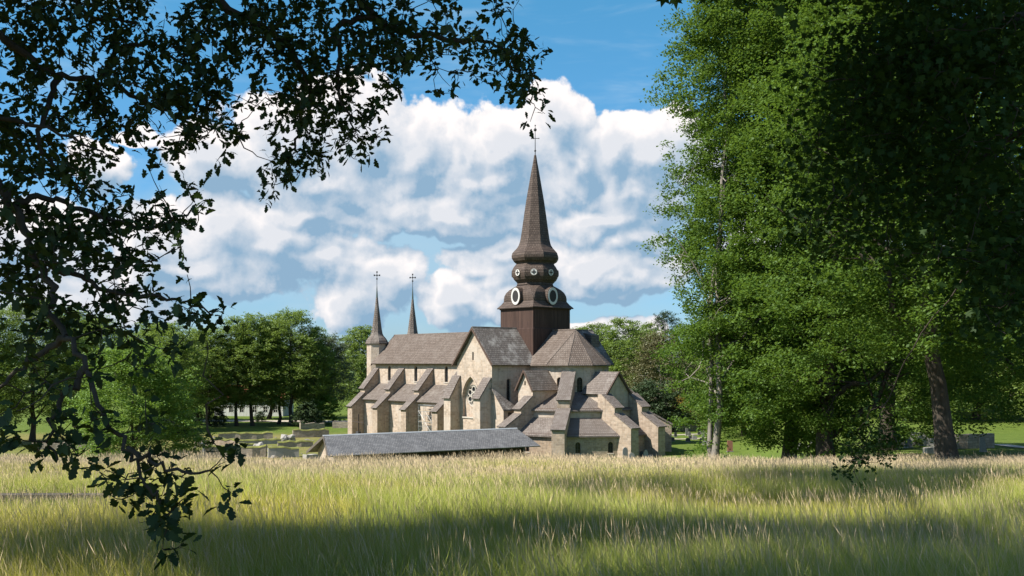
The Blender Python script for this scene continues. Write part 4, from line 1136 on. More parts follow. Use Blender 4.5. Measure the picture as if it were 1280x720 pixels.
# ------------------------------------------------------------------ tall meadow grass
def build_meadow():
    zones = [(5.5, 10, 1900, .0024), (10, 15, 1500, .0030), (15, 23, 1000, .0040), (23, 34, 700, .0055), (34, 47, 620, .0075), (47, 58, 130, .012)]
    B = []
    for y0, y1, dens, wd in zones:
        area = (y1 - y0) * ((y0 + y1) * .56 + 8)
        n = int(area * dens)
        y = rng.uniform(y0, y1, n); x = rng.uniform(-1, 1, n) * (.56 * y1 + 4)
        B.append(np.stack([x, y, np.full(n, wd)], 1))
    B = np.concatenate(B)
    # patchy growth
    nx, ny = B[:, 0], B[:, 1]
    patch = .5 + .25 * (np.sin(nx * .9 + np.sin(ny * .5) * 2) + np.sin(ny * .8 + nx * .35 + 1)) + .12 * np.sin(nx * 2.3 - ny * 1.7)
    bare = np.zeros(len(B), bool)
    B = B[~bare]; nx, ny, wd = B[:, 0], B[:, 1], B[:, 2]
    n = len(B)
    z = ground(nx, ny); wd = wd * np.where(rng.random(n) < .07, 2.0, 1.0)
    stalk = rng.random(n) < (.045 + .035 * patch + .20 * sstep(26, 44, ny))
    h = np.where(stalk, rng.uniform(.50, .80, n), rng.uniform(.26, .64, n)) * (.70 + .46 * patch) * (1 + .10 * np.sin(nx * .21 + 2) * np.sin(ny * .33 + nx * .1))
    # lower growth right of the crest where the lawn shows
    right = sstep(8, 22, nx - .1 * ny)
    h = h * np.where((np.abs(nx + 9.0) < 2.6) & (ny > 14.5) & (ny < 20.5), .4, 1.0)      # trodden round the benches
    az = rng.uniform(0, 2 * math.pi, n)
    lean = np.where(stalk, rng.uniform(.04, .36, n), rng.uniform(.2, .85, n)) * h
    wind = (-.10 - .34 * right) * h * rng.uniform(.6, 1.3, n)
    lx = np.cos(az) * lean + wind; ly = np.sin(az) * lean
    yaw = rng.uniform(0, math.pi, n); w = wd * np.where(stalk, .62, 1.0) * rng.uniform(.7, 1.3, n)
    sx, sy = np.cos(yaw) * w / 2, np.sin(yaw) * w / 2
    t = np.array([0, .5, 1.0]); bend = np.array([0, .28, 1.0]); wf = np.array([1, .85, .12])
    V = np.zeros((n, 6, 3), np.float32); C = np.zeros((n, 6, 3), np.float32)
    g1 = np.array([.25, .315, .03]); g2 = np.array([.47, .50, .07]); straw = np.array([.74, .60, .38]); straw2 = np.array([.66, .54, .28])
    r1 = rng.random((n, 1)); r2 = rng.random((n, 1))
    green = g1 * (1 - r1) + g2 * r1
    dry = straw * r2 + straw2 * (1 - r2)
    pf = np.clip(patch, 0, 1)[:, None]
    isdry = (rng.random((n, 1)) < (.08 + .10 * pf)).astype(float)
    sp = (np.sin(nx * .55 + np.sin(ny * .31) * 2.2) * np.sin(ny * .47 - nx * .2) > .25)[:, None]          # a yellower species in drifts
    green = np.where(sp, green * np.array([1.22, 1.06, .9]), green * np.array([.9, .98, 1.0]))
    green = green * (1 - isdry * .8) + dry * isdry * .8
    for k in range(3):
        for j, s in ((0, -1), (1, 1)):
            V[:, 2 * k + j, 0] = nx + lx * bend[k] + s * sx * wf[k]
            V[:, 2 * k + j, 1] = ny + ly * bend[k] + s * sy * wf[k]
            V[:, 2 * k + j, 2] = z + h * t[k] * (1 - .18 * bend[k] * (lean / h) ** 1) - .03
            f = np.where(stalk[:, None], [.25, .75, 1.0][k], [0.02, .04, .14][k])
            C[:, 2 * k + j] = green * (1 - f) + dry * f
    base = np.arange(n)[:, None] * 6
    F = np.concatenate([base + np.array([[0, 1, 3, 2]]), base + np.array([[2, 3, 5, 4]])])
    V = V.reshape(-1, 3); C = C.reshape(-1, 3)
    # seed heads on the stalks
    si = np.where(stalk)[0]; m = len(si)
    tip = np.stack([nx[si] + lx[si], ny[si] + ly[si], z[si] + h[si] * (1 - .18 * lean[si] / h[si]) - .03], 1)
    dirv = np.stack([lx[si] * 1.6, ly[si] * 1.6, h[si]], 1); dirv /= np.linalg.norm(dirv, axis=1, keepdims=True)
    ln = rng.uniform(.07, .17, m)[:, None]; hw = (wd[si] * rng.uniform(.4, .9, m))[:, None]
    ya = rng.uniform(0, math.pi, m); sd = np.stack([np.cos(ya), np.sin(ya), np.zeros(m)], 1)
    a = tip - dirv * ln * .7; b = tip - dirv * ln * .2 + sd * hw; c = tip + dirv * ln * .5; d = tip - dirv * ln * .2 - sd * hw
    SV = np.stack([a, b, c, d], 1).reshape(-1, 3)
    q = rng.random((m, 1)); sc = np.array([.70, .56, .36]) * q + np.array([.58, .45, .28]) * (1 - q)
    SCol = np.repeat(sc, 4, 0)
    SF = len(V) + np.arange(m)[:, None] * 4 + np.array([[0, 1, 2, 3]])
    o = np_mesh('meadow_grass', np.concatenate([V, SV]), np.concatenate([F, SF]), M['grass'], col=np.concatenate([C, SCol]))
    tag(o, 'tall meadow grass, green below and straw coloured at the seed heads', 'grass', kind='stuff')
build_meadow()

# ------------------------------------------------------------------ trees
def tubes(paths, sides=7):
    """paths: list of (pts (k,3), radii (k,)) -> V, F"""
    VV = []; FF = []; off = 0
    for pts, rad in paths:
        pts = np.asarray(pts, float); rad = np.asarray(rad, float); k = len(pts)
        d = np.gradient(pts, axis=0); d /= np.linalg.norm(d, axis=1, keepdims=True) + 1e-9
        ref = np.array([0, 0, 1.0]) if abs(d[0, 2]) < .9 else np.array([1.0, 0, 0])
        u = np.cross(d, ref); u /= np.linalg.norm(u, axis=1, keepdims=True) + 1e-9; w = np.cross(d, u)
        a = np.linspace(0, 2 * math.pi, sides, endpoint=False)
        ring = pts[:, None] + rad[:, None, None] * (np.cos(a)[None, :, None] * u[:, None] + np.sin(a)[None, :, None] * w[:, None])
        VV.append(ring.reshape(-1, 3))
        i = np.arange(k - 1)[:, None] * sides; j = np.arange(sides)[None]
        f = np.stack([i + j, i + (j + 1) % sides, i + sides + (j + 1) % sides, i + sides + j], -1).reshape(-1, 4) + off
        FF.append(f); off += k * sides
    return np.concatenate(VV), np.concatenate(FF)

def leaf_quads(c, size, droop, r, flat=.5):
    """rhombic leaves at c (n,3)"""
    n = len(c)
    a = r.uniform(0, 2 * math.pi, n); d = np.stack([np.cos(a), np.sin(a), -droop + r.normal(0, .35, n)], 1); d /= np.linalg.norm(d, axis=1, keepdims=True)
    up = np.stack([r.normal(0, flat, n), r.normal(0, flat, n), np.ones(n)], 1)
    s = np.cross(d, up); s /= np.linalg.norm(s, axis=1, keepdims=True) + 1e-9
    L_ = (size * r.uniform(.7, 1.3, n))[:, None]
    V = np.stack([c - d * L_ * .5, c + s * L_ * .34, c + d * L_ * .5, c - s * L_ * .34], 1).reshape(-1, 3)
    F = np.arange(4 * n).reshape(n, 4)
    return V, F

def curve(p, q, r, sag=0.0, wob=.06, n=6):
    p = np.asarray(p, float); q = np.asarray(q, float); t = np.linspace(0, 1, n)[:, None]
    ln = np.linalg.norm(q - p)
    pts = p + (q - p) * t
    pts[:, 2] += sag * ln * np.sin(t[:, 0] * math.pi)
    w = r.normal(0, wob * ln, (n, 3)); w[0] = 0; w[-1] = 0
    return pts + w * .5

def make_tree(name, H, RX, cb, nclump, per, leaf, trunk_r, leafmat, barkmat, seed, label, cat='tree', group=None, csize=.8, droop=.35, top=.62, stems=1, shell=.55, lean=0., loc=(0, 0, 0), lowfill=False, rot=0., coff=(0, 0), extra=(), xmin=-99):
    """broad-leaved tree: tapered trunk and limbs, and a crown of many small leaves in clumps"""
    r = np.random.default_rng(seed)
    root = empty(name, loc, rot, label=label, cat=cat, group=group)
    paths = []; trunks = []
    for st in range(stems):
        off = np.array([st * trunk_r * 1.7, st * .3, 0]) if stems > 1 else np.zeros(3)
        k = 12; t = np.linspace(0, 1, k)
        tp = np.stack([off[0] + lean * H * t ** 1.5 + np.cumsum(r.normal(0, .012 * H, k)) * .5 * (t > 0) + (st - .5) * (stems - 1) * H * .06 * t, off[1] + np.cumsum(r.normal(0, .012 * H, k)) * .5 * (t > 0), -.4 + t * H * .86], 1)
        rad = trunk_r * (1 - .86 * t) * (1 if st == 0 else .72); rad[0] *= 1.45; rad[1] *= 1.08
        paths.append((tp, rad)); trunks.append((tp, rad))
    for pts, r0, r1 in extra: paths.append((np.array(pts, float), np.linspace(r0, r1, len(pts))))
    # crown envelope
    hc = (H - cb)
    ph = r.uniform(0, 6.28, 6)
    def envelope(z, a):
        t = np.clip((z - cb) / hc, 0, 1)
        prof = np.where(t < 1 - top, .62 + .38 * np.sin(np.clip(t / (1 - top), 0, 1) * math.pi / 2), np.sqrt(np.clip(1 - ((t - (1 - top)) / top) ** 2, 0, 1)))
        if lowfill: prof = np.where(t < 1 - top, 1.0, prof)
        lob = 1 + .13 * np.sin(3 * a + ph[0] + t * 3) + .10 * np.sin(5 * a + ph[1] - t * 7) + .08 * np.sin(2 * a + ph[2] + t * 11)
        return RX * prof * lob
    z = cb + hc * r.beta(1.25, 1.15, nclump * 2); a = r.uniform(0, 2 * math.pi, nclump * 2)
    rr = envelope(z, a) * (1 - shell * r.random(nclump * 2) ** 1.6)
    cl = np.stack([rr * np.cos(a) + lean * H * .5 + coff[0], rr * np.sin(a) + coff[1], z + r.normal(0, .3, nclump * 2)], 1)
    cl = cl[cl[:, 0] > xmin + .9 * np.sin(cl[:, 2] * .7)][:nclump]; nclump = len(cl)
    # limbs reach for some of the clumps
    hi = np.where(cl[:, 2] > min(cb + 2.5, H * .3))[0]; pick = r.choice(hi, min(len(hi), 26), replace=False)
    for i in pick:
        c = cl[i]; tp, rad = trunks[r.integers(len(trunks))]
        zs = max(cb * .55, c[2] - np.hypot(c[0], c[1]) * r.uniform(.55, .95)); zs = min(zs, H * .8)
        j = int(np.clip(np.searchsorted(tp[:, 2], zs), 1, len(tp) - 1)); s = tp[j]
        p = curve(s, c, r, .07, .07, 7); p0 = rad[j] * r.uniform(.35, .6)
        paths.append((p, np.linspace(p0, .02, 7)))
        for q in range(3):
            m = p[r.integers(2, 6)]; e = cl[np.argmin(np.linalg.norm(cl - (m + r.normal(0, RX * .22, 3)), axis=1))]
            paths.append((curve(m, e, r, .04, .09, 5), np.linspace(p0 * .35, .012, 5)))
    V, F = tubes(paths, 8)
    np_mesh('trunk', V, F, M[barkmat], root, smooth=True)
    # leaves: each clump is a spray of shoots
    sub = 5
    scl = np.repeat(cl, sub, 0) + r.normal(0, 1, (nclump * sub, 3)) * np.array([1, 1, .5]) * csize * .9
    cw = r.random(nclump * sub)
    n = nclump * per
    idx = r.integers(0, nclump * sub, n)
    ctr = scl[idx] + r.normal(0, 1, (n, 3)) * np.array([1, 1, .5]) * csize * .36
    ctr[:, 2] -= np.abs(r.normal(0, .3, n)) * csize * droop
    ctr[:, 2] = np.maximum(ctr[:, 2], .15)
    V, F = leaf_quads(ctr, leaf, droop, r)
    tint = np.repeat(np.clip(.25 + .5 * r.random(n) + .25 * (cw[idx] - .5) * 1.4, 0, 1), 4)
    np_mesh('crown', V, F, M[leafmat], root, tint=tint)
    return root

def dup(root, loc, rot, scale, label, group=None):
    c = root.copy(); COL.objects.link(c); c.location = loc; c.rotation_euler = (0, 0, rot); c.scale = scale; c['label'] = label
    if group: c['group'] = group
    for ch in list(root.children):
        k = ch.copy(); COL.objects.link(k); k.parent = c
    return c

def place(px, Y): return (pz(px, Y), Y, gz(pz(px, Y), Y))

# right-hand grove on the far edge of the meadow
GV = 'big beeches on the far edge of the meadow'
bx, by, bz = place(890, 60)
def rel(px, py, Y=60.0): return (pz(px, Y) - bx, Y - by, H0 + (453 - py) / 1280 * Y - bz)
dead = [([rel(891, 400), rel(878, 350), rel(862, 322), rel(847, 300), rel(834, 288)], .07, .012), ([rel(862, 322), rel(850, 318), rel(838, 322), rel(826, 316)], .035, .008),
        ([rel(847, 300), rel(843, 290), rel(846, 282)], .02, .006), ([rel(856, 312), rel(848, 330), rel(836, 338)], .022, .006), ([rel(868, 334), rel(852, 345), rel(842, 358)], .025, .006),
        ([rel(892, 415), rel(880, 425), rel(879, 445), rel(874, 460), rel(862, 472), rel(848, 478)], .085, .02), ([rel(896, 400), rel(906, 380), rel(918, 368), rel(924, 350)], .11, .05)]
make_tree('beech_tree', 34, 5.6, 2.6, 600, 420, .165, .23, 'leaf_beech', 'bark_pale', 11, 'tall beech with a pale double trunk, foremost of the grove beside the church', group=GV, csize=.8, stems=2, loc=(bx, by, bz), shell=.7, droop=.6, coff=(2.0, 1.7), extra=dead, lowfill=True, lean=.055, xmin=-1.7)
make_tree('beech_tree', 33, 5.6, 2.2, 340, 500, .17, .50, 'leaf_beech', 'bark_dark', 12, 'beech with a dark trunk right of the pale double trunk, leaves almost to the ground', group=GV, csize=.9, loc=place(981, 66), shell=.7, droop=.6, lowfill=True, coff=(.6, 0))
make_tree('beech_tree', 31, 7.2, 3.0, 380, 480, .17, .50, 'leaf_beech', 'bark_dark', 13, 'beech with a thick straight dark trunk right of the white stone cross', group=GV, csize=.95, loc=place(1036, 58), shell=.7, droop=.55, lowfill=True, coff=(.8, 0))
make_tree('beech_tree', 28, 8.0, 4.4, 400, 450, .165, .46, 'leaf_beech', 'bark_dark', 14, 'beech with the thickest dark trunk, beside the bright lawn', group=GV, csize=.95, loc=place(1187, 47), shell=.7, droop=.55)
make_tree('beech_tree', 30, 8.5, 3.0, 520, 260, .19, .6, 'leaf_beech', 'bark_dark', 15, 'beech filling the right border behind the bright lawn', group=GV, csize=1.05, loc=place(1310, 68), shell=.7, droop=.5, lowfill=True)
make_tree('beech_tree', 32, 9.0, 4.0, 520, 260, .20, .6, 'leaf_beech', 'bark_dark', 16, 'beech standing behind the grove, between the two thickest trunks', group=GV, csize=1.05, loc=place(1110, 82), shell=.7, droop=.5, lowfill=True)

# a tall tree standing outside the picture on the left throws the shade across the middle of the meadow
make_tree('ash_tree', 29, 5.6, 17.5, 85, 120, .34, .38, 'leaf_lime', 'bark_dark', 17, 'tall ash beside the meadow, out on the left, its shade lying across the grass', csize=.9, loc=(-12.2, 17.5, gz(-12.2, 17.5)), shell=.8, droop=.4)

# limes and others left of the church
LG = 'limes in a row behind the ruins'
lime = make_tree('lime_tree', 25, 6.0, 4.8, 260, 120, .36, .45, 'leaf_lime', 'bark_dark', 21, 'tall broad lime, third trunk left of the church', group=LG, csize=1.15, loc=place(363, 224))
lime2 = make_tree('lime_tree', 24, 5.2, 4.0, 240, 120, .36, .42, 'leaf_lime', 'bark_dark', 22, 'tall lime whose trunk stands before the white house', group=LG, csize=1.1, loc=place(316, 222))
for src, px, Y, rot, sc, lab in [
    (lime, 348, 228, 1.3, (.8, .8, .98), 'slender lime between the two tallest ones of the row'),
    (lime2, 296, 222, 2.4, (.9, .9, .97), 'lime with its trunk left of the white house window'),
    (lime, 262, 219, 3.9, (.95, .95, .84), 'lime with three close trunks before it, left part of the row'),
    (lime2, 250, 224, .6, (1, 1, .86), 'rounded lime at the left end of the row'),
    (lime, 392, 226, 5.1, (.72, .72, .86), 'smaller lime at the right end of the row'),
    (lime2, 335, 246, 4.1, (1.1, 1.1, .98), 'lime in the second row behind the tallest two'),
    (lime, 212, 205, 2.0, (1.1, 1.1, .86), 'wide lime showing above the bright green bushy tree'),
    (lime2, 190, 235, 1.0, (1.25, 1.25, .95), 'lime in the gap between the hanging oak leaves')]:
    dup(src, place(px, Y), rot, sc, lab, LG)
make_tree('willow_tree', 20, 5.6, 4.5, 240, 110, .34, .35, 'leaf_grey', 'bark_dark', 23, 'loose grey-green tree with a leaning trunk, right of the lime row', csize=1.1, loc=place(400, 232), lean=.05)
make_tree('maple_bush', 6.5, 3.6, .6, 120, 110, .3, .14, 'leaf_bright', 'bark_dark', 24, 'bright green round small tree by the boundary wall, left of the church', csize=.55, loc=place(402, 226), lowfill=True, cat='small tree')
make_tree('ash_tree', 22, 6.5, 2.0, 300, 110, .4, .4, 'leaf_lime', 'bark_dark', 25, 'mid green tree rising just behind the western stair tower', csize=1.2, loc=place(452, 262), lowfill=True)
make_tree('bright_shrub_tree', 15.2, 6.2, .6, 380, 170, .24, .28, 'leaf_bright', 'bark_dark', 26, 'bright bushy tree leafed to the ground, behind the hanging oak branch', csize=.85, loc=place(168, 112), lowfill=True)
DG = 'dark trees at the far left beyond the meadow'
dark = make_tree('dark_tree', 25, 7.5, 4.0, 320, 130, .32, .5, 'leaf_lime', 'bark_dark', 27, 'large dark tree at the left border beyond the meadow', group=DG, csize=1.2, loc=place(40, 178))
for px, Y, rot, sc, lab in [(-30, 170, 1.1, (1, 1, .95), 'large dark tree cut by the left border'), (95, 190, 2.7, (.9, .9, .92), 'dark tree right of the far left one, behind the oak branch'), (125, 240, 4.0, (1.1, 1.1, .95), 'dark tree deeper behind the bright bushy tree')]:
    dup(dark, place(px, Y), rot, sc, lab, DG)
shrub = make_tree('dark_shrub', 5.2, 2.8, .2, 90, 110, .26, .12, 'leaf_dark', 'bark_dark', 28, 'dark round shrub between the trunks of the limes', csize=.5, loc=place(383, 219), lowfill=True, cat='shrub', group='shrubs')
for px, Y, s_, lab in [(325, 236, .45, 'little dark shrub before the white house'), (270, 220, .75, 'dark shrub at the foot of the left limes'), (222, 190, .9, 'dark shrub behind the stone pillar'), (240, 226, .8, 'dark shrub under the rounded lime')]:
    dup(shrub, place(px, Y), Y * 1.7, (s_, s_, s_), lab, 'shrubs')

# trees behind the east end of the church
BG = 'trees behind the east end of the church'
back = make_tree('bushy_tree', 23, 8.0, 1.5, 340, 120, .4, .45, 'leaf_lime', 'bark_dark', 31, 'full green tree rising behind the choir roof', group=BG, csize=1.25, loc=place(782, 232), lowfill=True)
for px, Y, rot, sc, lab in [(748, 246, 1.2, (.9, .9, .97), 'green tree partly hidden by the north transept roof'), (806, 250, 2.5, (.8, .8, .98), 'green tree crown between the full green tree and the thin brownish one'), (720, 300, 2.9, (1.2, 1.2, 1.0), 'tree far behind the choir')]:
    dup(back, place(px, Y), rot, sc, lab, BG)
make_tree('thin_tree', 19.5, 7.0, 1.2, 260, 85, .34, .35, 'leaf_brown', 'bark_pale', 32, 'thin brownish tree with bare twigs right of the church', group=BG, csize=1.2, loc=place(825, 218), lowfill=True)
make_tree('thin_tree', 17.0, 5.5, 1.0, 180, 80, .32, .3, 'leaf_brown', 'bark_pale', 33, 'lighter olive tree behind the pale double trunk', group=BG, csize=1.1, loc=place(868, 224), lowfill=True)
make_tree('golden_shrub', 6.2, 1.8, 2.2, 40, 70, .26, .12, 'leaf_gold', 'bark_pale', 34, 'small tree with golden yellow leaves beside the last buttress', csize=.45, loc=place(851, 208), cat='small tree')
make_tree('dark_bush', 9.5, 5.0, .3, 190, 120, .32, .25, 'leaf_dark', 'bark_dark', 35, 'dark green bush touching the last buttress of the choir', group=BG, csize=.95, loc=place(815, 205), lowfill=True, cat='bush')
make_tree('pine_tree', 27, 3.4, 17, 80, 120, .3, .3, 'leaf_dark', 'bark_dark', 36, 'single dark pine top standing above the trees right of the church', group=BG, csize=.9, loc=place(834, 272))
hedge = make_tree('churchyard_shrub', 3.6, 3.0, .1, 70, 120, .26, .1, 'leaf_lime', 'bark_dark', 37, 'green shrub at the far end of the churchyard lawn', csize=.5, loc=place(880, 206), lowfill=True, cat='shrub', group='shrubs')
dup(hedge, place(858, 210), 1.1, (1.1, 1.1, .8), 'low shrub behind the tallest gravestone', 'shrubs')
RB = 'small round bushes in the right part of the churchyard'
ball = make_tree('round_bush', 1.5, .95, .05, 60, 110, .11, .05, 'leaf_bright', 'bark_dark', 38, 'left one of two clipped round bushes by the pale wall', csize=.16, loc=at_ray(1124.5, 554), lowfill=True, cat='bush', group=RB)
for px, py, s_, lab in [(1131, 554, .95, 'right one of two clipped round bushes by the pale wall'), (1145.5, 559, .6, 'small round bush among the gravestones'), (1112, 561, 1.3, 'wide low bush left of the gravestones'), (1032, 557, .9, 'round bush behind the thick straight trunk')]:
    dup(ball, at_ray(px, py), px, (s_, s_, s_ * .85), lab, RB)

# the wood behind the grove, each tree its own
WG = 'trees of the wood behind the grove'
wood = make_tree('wood_tree', 26, 8.0, 1.5, 300, 120, .36, .45, 'leaf_lime', 'bark_dark', 41, 'tree of the dark wood behind the grove', group=WG, csize=1.3, loc=place(930, 190), lowfill=True)
k = 0
for px, Y in [(970, 175), (1015, 195), (1060, 160), (1100, 180), (1140, 150), (1180, 175), (1220, 150), (1265, 165), (1310, 145), (900, 240), (1000, 250), (1090, 240), (1180, 235), (1280, 220), (1345, 130), (940, 225)]:
    k += 1
    dup(wood, place(px, Y), k * 1.3, (1 + .12 * math.sin(k * 2.1), 1 + .12 * math.sin(k * 2.1), .95 + .12 * math.cos(k * 1.7)), 'tree of the dark wood behind the grove', WG)

def far_woods():
    r = np.random.default_rng(51); n = 60000
    x = r.uniform(-520, 620, n); y = r.uniform(330, 470, n)
    h = 14 + 5 * np.sin(x * .05 + np.sin(y * .08) * 2) + 3 * np.sin(x * .21 + 1) + 2 * np.sin(x * .47 + y * .2)
    z = ground(x, y) + h * r.beta(1.6, 1.0, n)
    V, F = leaf_quads(np.stack([x, y, z], 1), 1.9, .3, r, .9)
    o = np_mesh('far_woods', V, F, M['leaf_dark'], tint=np.repeat(r.random(n), 4)); tag(o, 'dark belt of far woodland closing the view behind everything', 'woods', kind='stuff')
far_woods()

# ------------------------------------------------------------------ the old oak whose boughs frame the view
OAK = [  # leaf cover of the boughs in cells of 40 x 40 (0..9), rows from the top
    [8, 8, 9, 8, 6, 4, 8, 8, 8, 7, 7, 8, 8, 6, 1, 3, 1],
    [6, 7, 5, 7, 7, 8, 8, 6, 9, 8, 6, 8, 7, 7, 6, 7, 7],
    [6, 5, 8, 8, 7, 8, 8, 3, 4, 9, 8, 3, 6, 3, 2, 2, 8],
    [8, 5, 4, 7, 6, 8, 8, 3, 3, 9, 8, 6, 0, 0, 0, 0, 1],
    [9, 8, 6, 5, 3, 7, 6, 3, 4, 7, 6, 4, 0, 0, 0, 0, 0],
    [9, 8, 6, 2, 1, 0, 0, 0, 6, 2, 0, 0, 0, 0, 0, 0, 0],
    [7, 8, 6, 5, 7, 7, 2, 0, 0, 0, 0, 0, 0, 0, 0, 0, 0],
    [8, 9, 8, 6, 6, 5, 0, 0, 0, 0, 0, 0, 0, 0, 0, 0, 0],
    [8, 9, 6, 7, 5, 1, 0, 0, 0, 0, 0, 0, 0, 0, 0, 0, 0],
    [5, 7, 6, 7, 7, 5, 5, 0, 0, 0, 0, 0, 0, 0, 0, 0, 0],
    [3, 4, 4, 6, 5, 3, 1, 0, 0, 0, 0, 0, 0, 0, 0, 0, 0],
    [2, 3, 3, 2, 2, 0, 0, 0, 0, 0, 0, 0, 0, 0, 0, 0, 0],
    [2, 2, 2, 2, 1, 0, 0, 0, 0, 0, 0, 0, 0, 0, 0, 0, 0],
    [4, 4, 4, 3, 2, 0, 0, 0, 0, 0, 0, 0, 0, 0, 0, 0, 0],
    [1, 4, 4, 6, 5, 5, 4, 0, 0, 0, 0, 0, 0, 0, 0, 0, 0],
    [0, 0, 0, 2, 6, 7, 2, 0, 0, 0, 0, 0, 0, 0, 0, 0, 0],
    [0, 0, 0, 0, 5, 3, 0, 0, 0, 0, 0, 0, 0, 0, 0, 0, 0]]
def oak_leaf_shape():
    h = [(0, 0), (.05, .0), (.12, .10), (.26, .15), (.30, .11), (.40, .24), (.50, .27), (.53, .18), (.64, .30), (.76, .27), (.78, .19), (.90, .15), (1.0, .0)]
    up = h; dn = [(a, -b) for a, b in h[1:-1]][::-1]
    return np.array(up + dn)
def build_oak():
    r = np.random.default_rng(61)
    base = (-10.5, 1.5); root = empty('oak_tree', (base[0], base[1], gz(*base)), 0, label='old oak whose dark leafy boughs hang into the left and top of the view', cat='tree')
    o = np.array([base[0], base[1], gz(*base)])
    W = lambda px, py, Y: np.array([(px - 640) / 1280 * Y, Y, H0 + (453 - py) / 1280 * Y])
    crownp = o + np.array([1.5, 2.0, 9.0])
    # trunk
    tz = np.linspace(0, 1, 9)
    trunk = np.stack([o[0] + 1.5 * tz + .15 * np.sin(tz * 6), o[1] + 2.0 * tz, o[2] - .4 + 9.4 * tz], 1)
    paths = [(trunk, np.array([1.05, .82, .74, .7, .66, .62, .58, .54, .48]))]
    limbs = []
    def limb(pts, r0, r1, start=None):
        p = np.array(pts)
        if start is not None: p = np.vstack([start, p])
        # smooth and wobble
        t = np.arange(len(p)); tt = np.linspace(0, len(p) - 1, (len(p) - 1) * 5 + 1)
        q = np.stack([np.interp(tt, t, p[:, i]) for i in range(3)], 1)
        kern = np.array([.25, .5, .25]); 
        for _ in range(2):
            q[1:-1] = q[:-2] * .25 + q[1:-1] * .5 + q[2:] * .25
        q[1:-1] += r.normal(0, .018, q[1:-1].shape)
        rad = np.linspace(r0, r1, len(q)); paths.append((q, rad)); limbs.append((q, rad)); return q
    limb([W(-220, 60, 9.6), W(-80, 10, 10), W(0, 42, 10.3), W(50, 85, 10.4), W(75, 96, 10.5), W(125, 98, 10.6), W(190, 132, 10.7), W(240, 155, 10.8), W(275, 165, 10.9)], .055, .010, crownp)
    limb([W(60, -150, 10.2), W(200, -60, 11), W(290, 12, 11.4), W(338, 40, 11.6), W(365, 60, 11.7), W(390, 120, 11.8), W(380, 160, 11.8), W(352, 200, 11.8)], .075, .011, crownp)
    limb([W(250, -220, 10.6), W(400, -80, 11.3), W(447, -3, 11.6), W(467, 20, 11.7), W(488, 37, 11.8), W(540, 46, 11.9), W(583, 52, 12), W(607, 50, 12), W(640, 66, 12.1), W(658, 90, 12.1)], .07, .010, crownp)
    limb([W(-190, 120, 8.6), W(-60, 180, 8.7), W(0, 233, 8.7), W(20, 257, 8.6), W(33, 290, 8.5), W(43, 323, 8.4), W(67, 360, 8.2), W(65, 397, 8.0), W(83, 422, 7.8), W(108, 459, 7.5), W(129, 517, 7.2), W(167, 565, 7.0), W(179, 597, 6.9), W(200, 624, 6.9), W(196, 648, 6.9)], .046, .006, crownp)
    limb([W(20, 255, 8.6), W(55, 245, 8.8), W(100, 262, 9.0), W(150, 280, 9.1), W(200, 285, 9.2), W(245, 255, 9.2)], .03, .008)
    limb([W(43, 330, 8.4), W(90, 340, 8.5), W(130, 365, 8.5), W(190, 372, 8.6), W(230, 378, 8.6), W(270, 388, 8.6)], .026, .007)
    limb([W(83, 422, 7.8), W(50, 440, 7.9), W(15, 470, 7.8), W(-20, 500, 7.7)], .03, .008)
    limb([W(108, 459, 7.5), W(80, 490, 7.4), W(60, 530, 7.3), W(72, 575, 7.2)], .03, .008)
    limb([W(160, 560, 7.0), W(190, 575, 6.9), W(225, 590, 6.9), W(262, 588, 6.9)], .018, .007)
    limb([W(75, 96, 10.5), W(60, 130, 10.2), W(45, 175, 10.0), W(70, 215, 9.8), W(100, 235, 9.7)], .035, .009)
    limb([W(-80, 60, 9.4), W(-40, 130, 9.4), W(10, 150, 9.4), W(60, 160, 9.5), W(130, 190, 9.7)], .035, .009)
    limb([W(125, 98, 10.6), W(150, 60, 10.8), W(190, 50, 11), W(240, 90, 11.1), W(270, 130, 11.2)], .03, .008)
    limb([W(467, 20, 11.7), W(420, 30, 11.6), W(425, 70, 11.6), W(420, 120, 11.6), W(445, 165, 11.6)], .04, .009)
    limb([W(0, -120, 10), W(60, -40, 10.4), W(110, 20, 10.6), W(170, 30, 10.8)], .05, .010, crownp)
    # boughs above and behind the viewer: they shade the meadow
    upper = []
    for i in range(32):
        a = R(-65 + 115 * r.random()) ; ln = r.uniform(4, 11.6)
        e = crownp + np.array([math.cos(a) * ln + 1.0, math.sin(a) * ln + 2.5, r.uniform(1.0, 8.0)])
        # keep clear of the picture
        lim = H0 + .40 * max(e[1], 0) + 1.2
        if e[1] > 1: e[2] = max(e[2], lim)
        upper.append(limb([crownp * .5 + e * .5 + np.array([0, 0, .8]), e], .16, .02, crownp))
    # rosettes of leaves wanted in each cell
    ros = []
    for row in range(len(OAK)):
        for c in range(17):
            dn = OAK[row][c]
            if dn == 0: continue
            cov = min(.85, dn / 10 * (.93 if row < 12 else .97))
            Y0 = 11.6 if c >= 8 else (10.6 if row < 5 else (9.0 if row < 9 else (8.2 if row < 12 else 7.1)))
            apx = 16 * (10.5 / Y0) ** 2
            nl = -math.log(1 - cov) * 1600 / apx
            nr = int(round(nl / 6.0 + r.random() - .5))
            k = 0; nr = max(1, nr)
            while k < nr:                                  # shoots gather in tufts with gaps between
                cx, cy_, cY = c * 40 + r.uniform(0, 40), row * 40 + r.uniform(-4, 40), Y0 + r.normal(0, .55 if row < 12 else .25)
                for _ in range(min(nr - k, int(r.integers(3, 7)))):
                    ros.append(W(cx + r.normal(0, 9.5), cy_ + r.normal(0, 8), cY + r.normal(0, .09))); k += 1
    # a margin of foliage just outside the picture, left and above
    for _ in range(520):
        Y = r.uniform(8.2, 11.5); ros.append(W(r.uniform(-260, -5), r.uniform(-150, 560), Y))
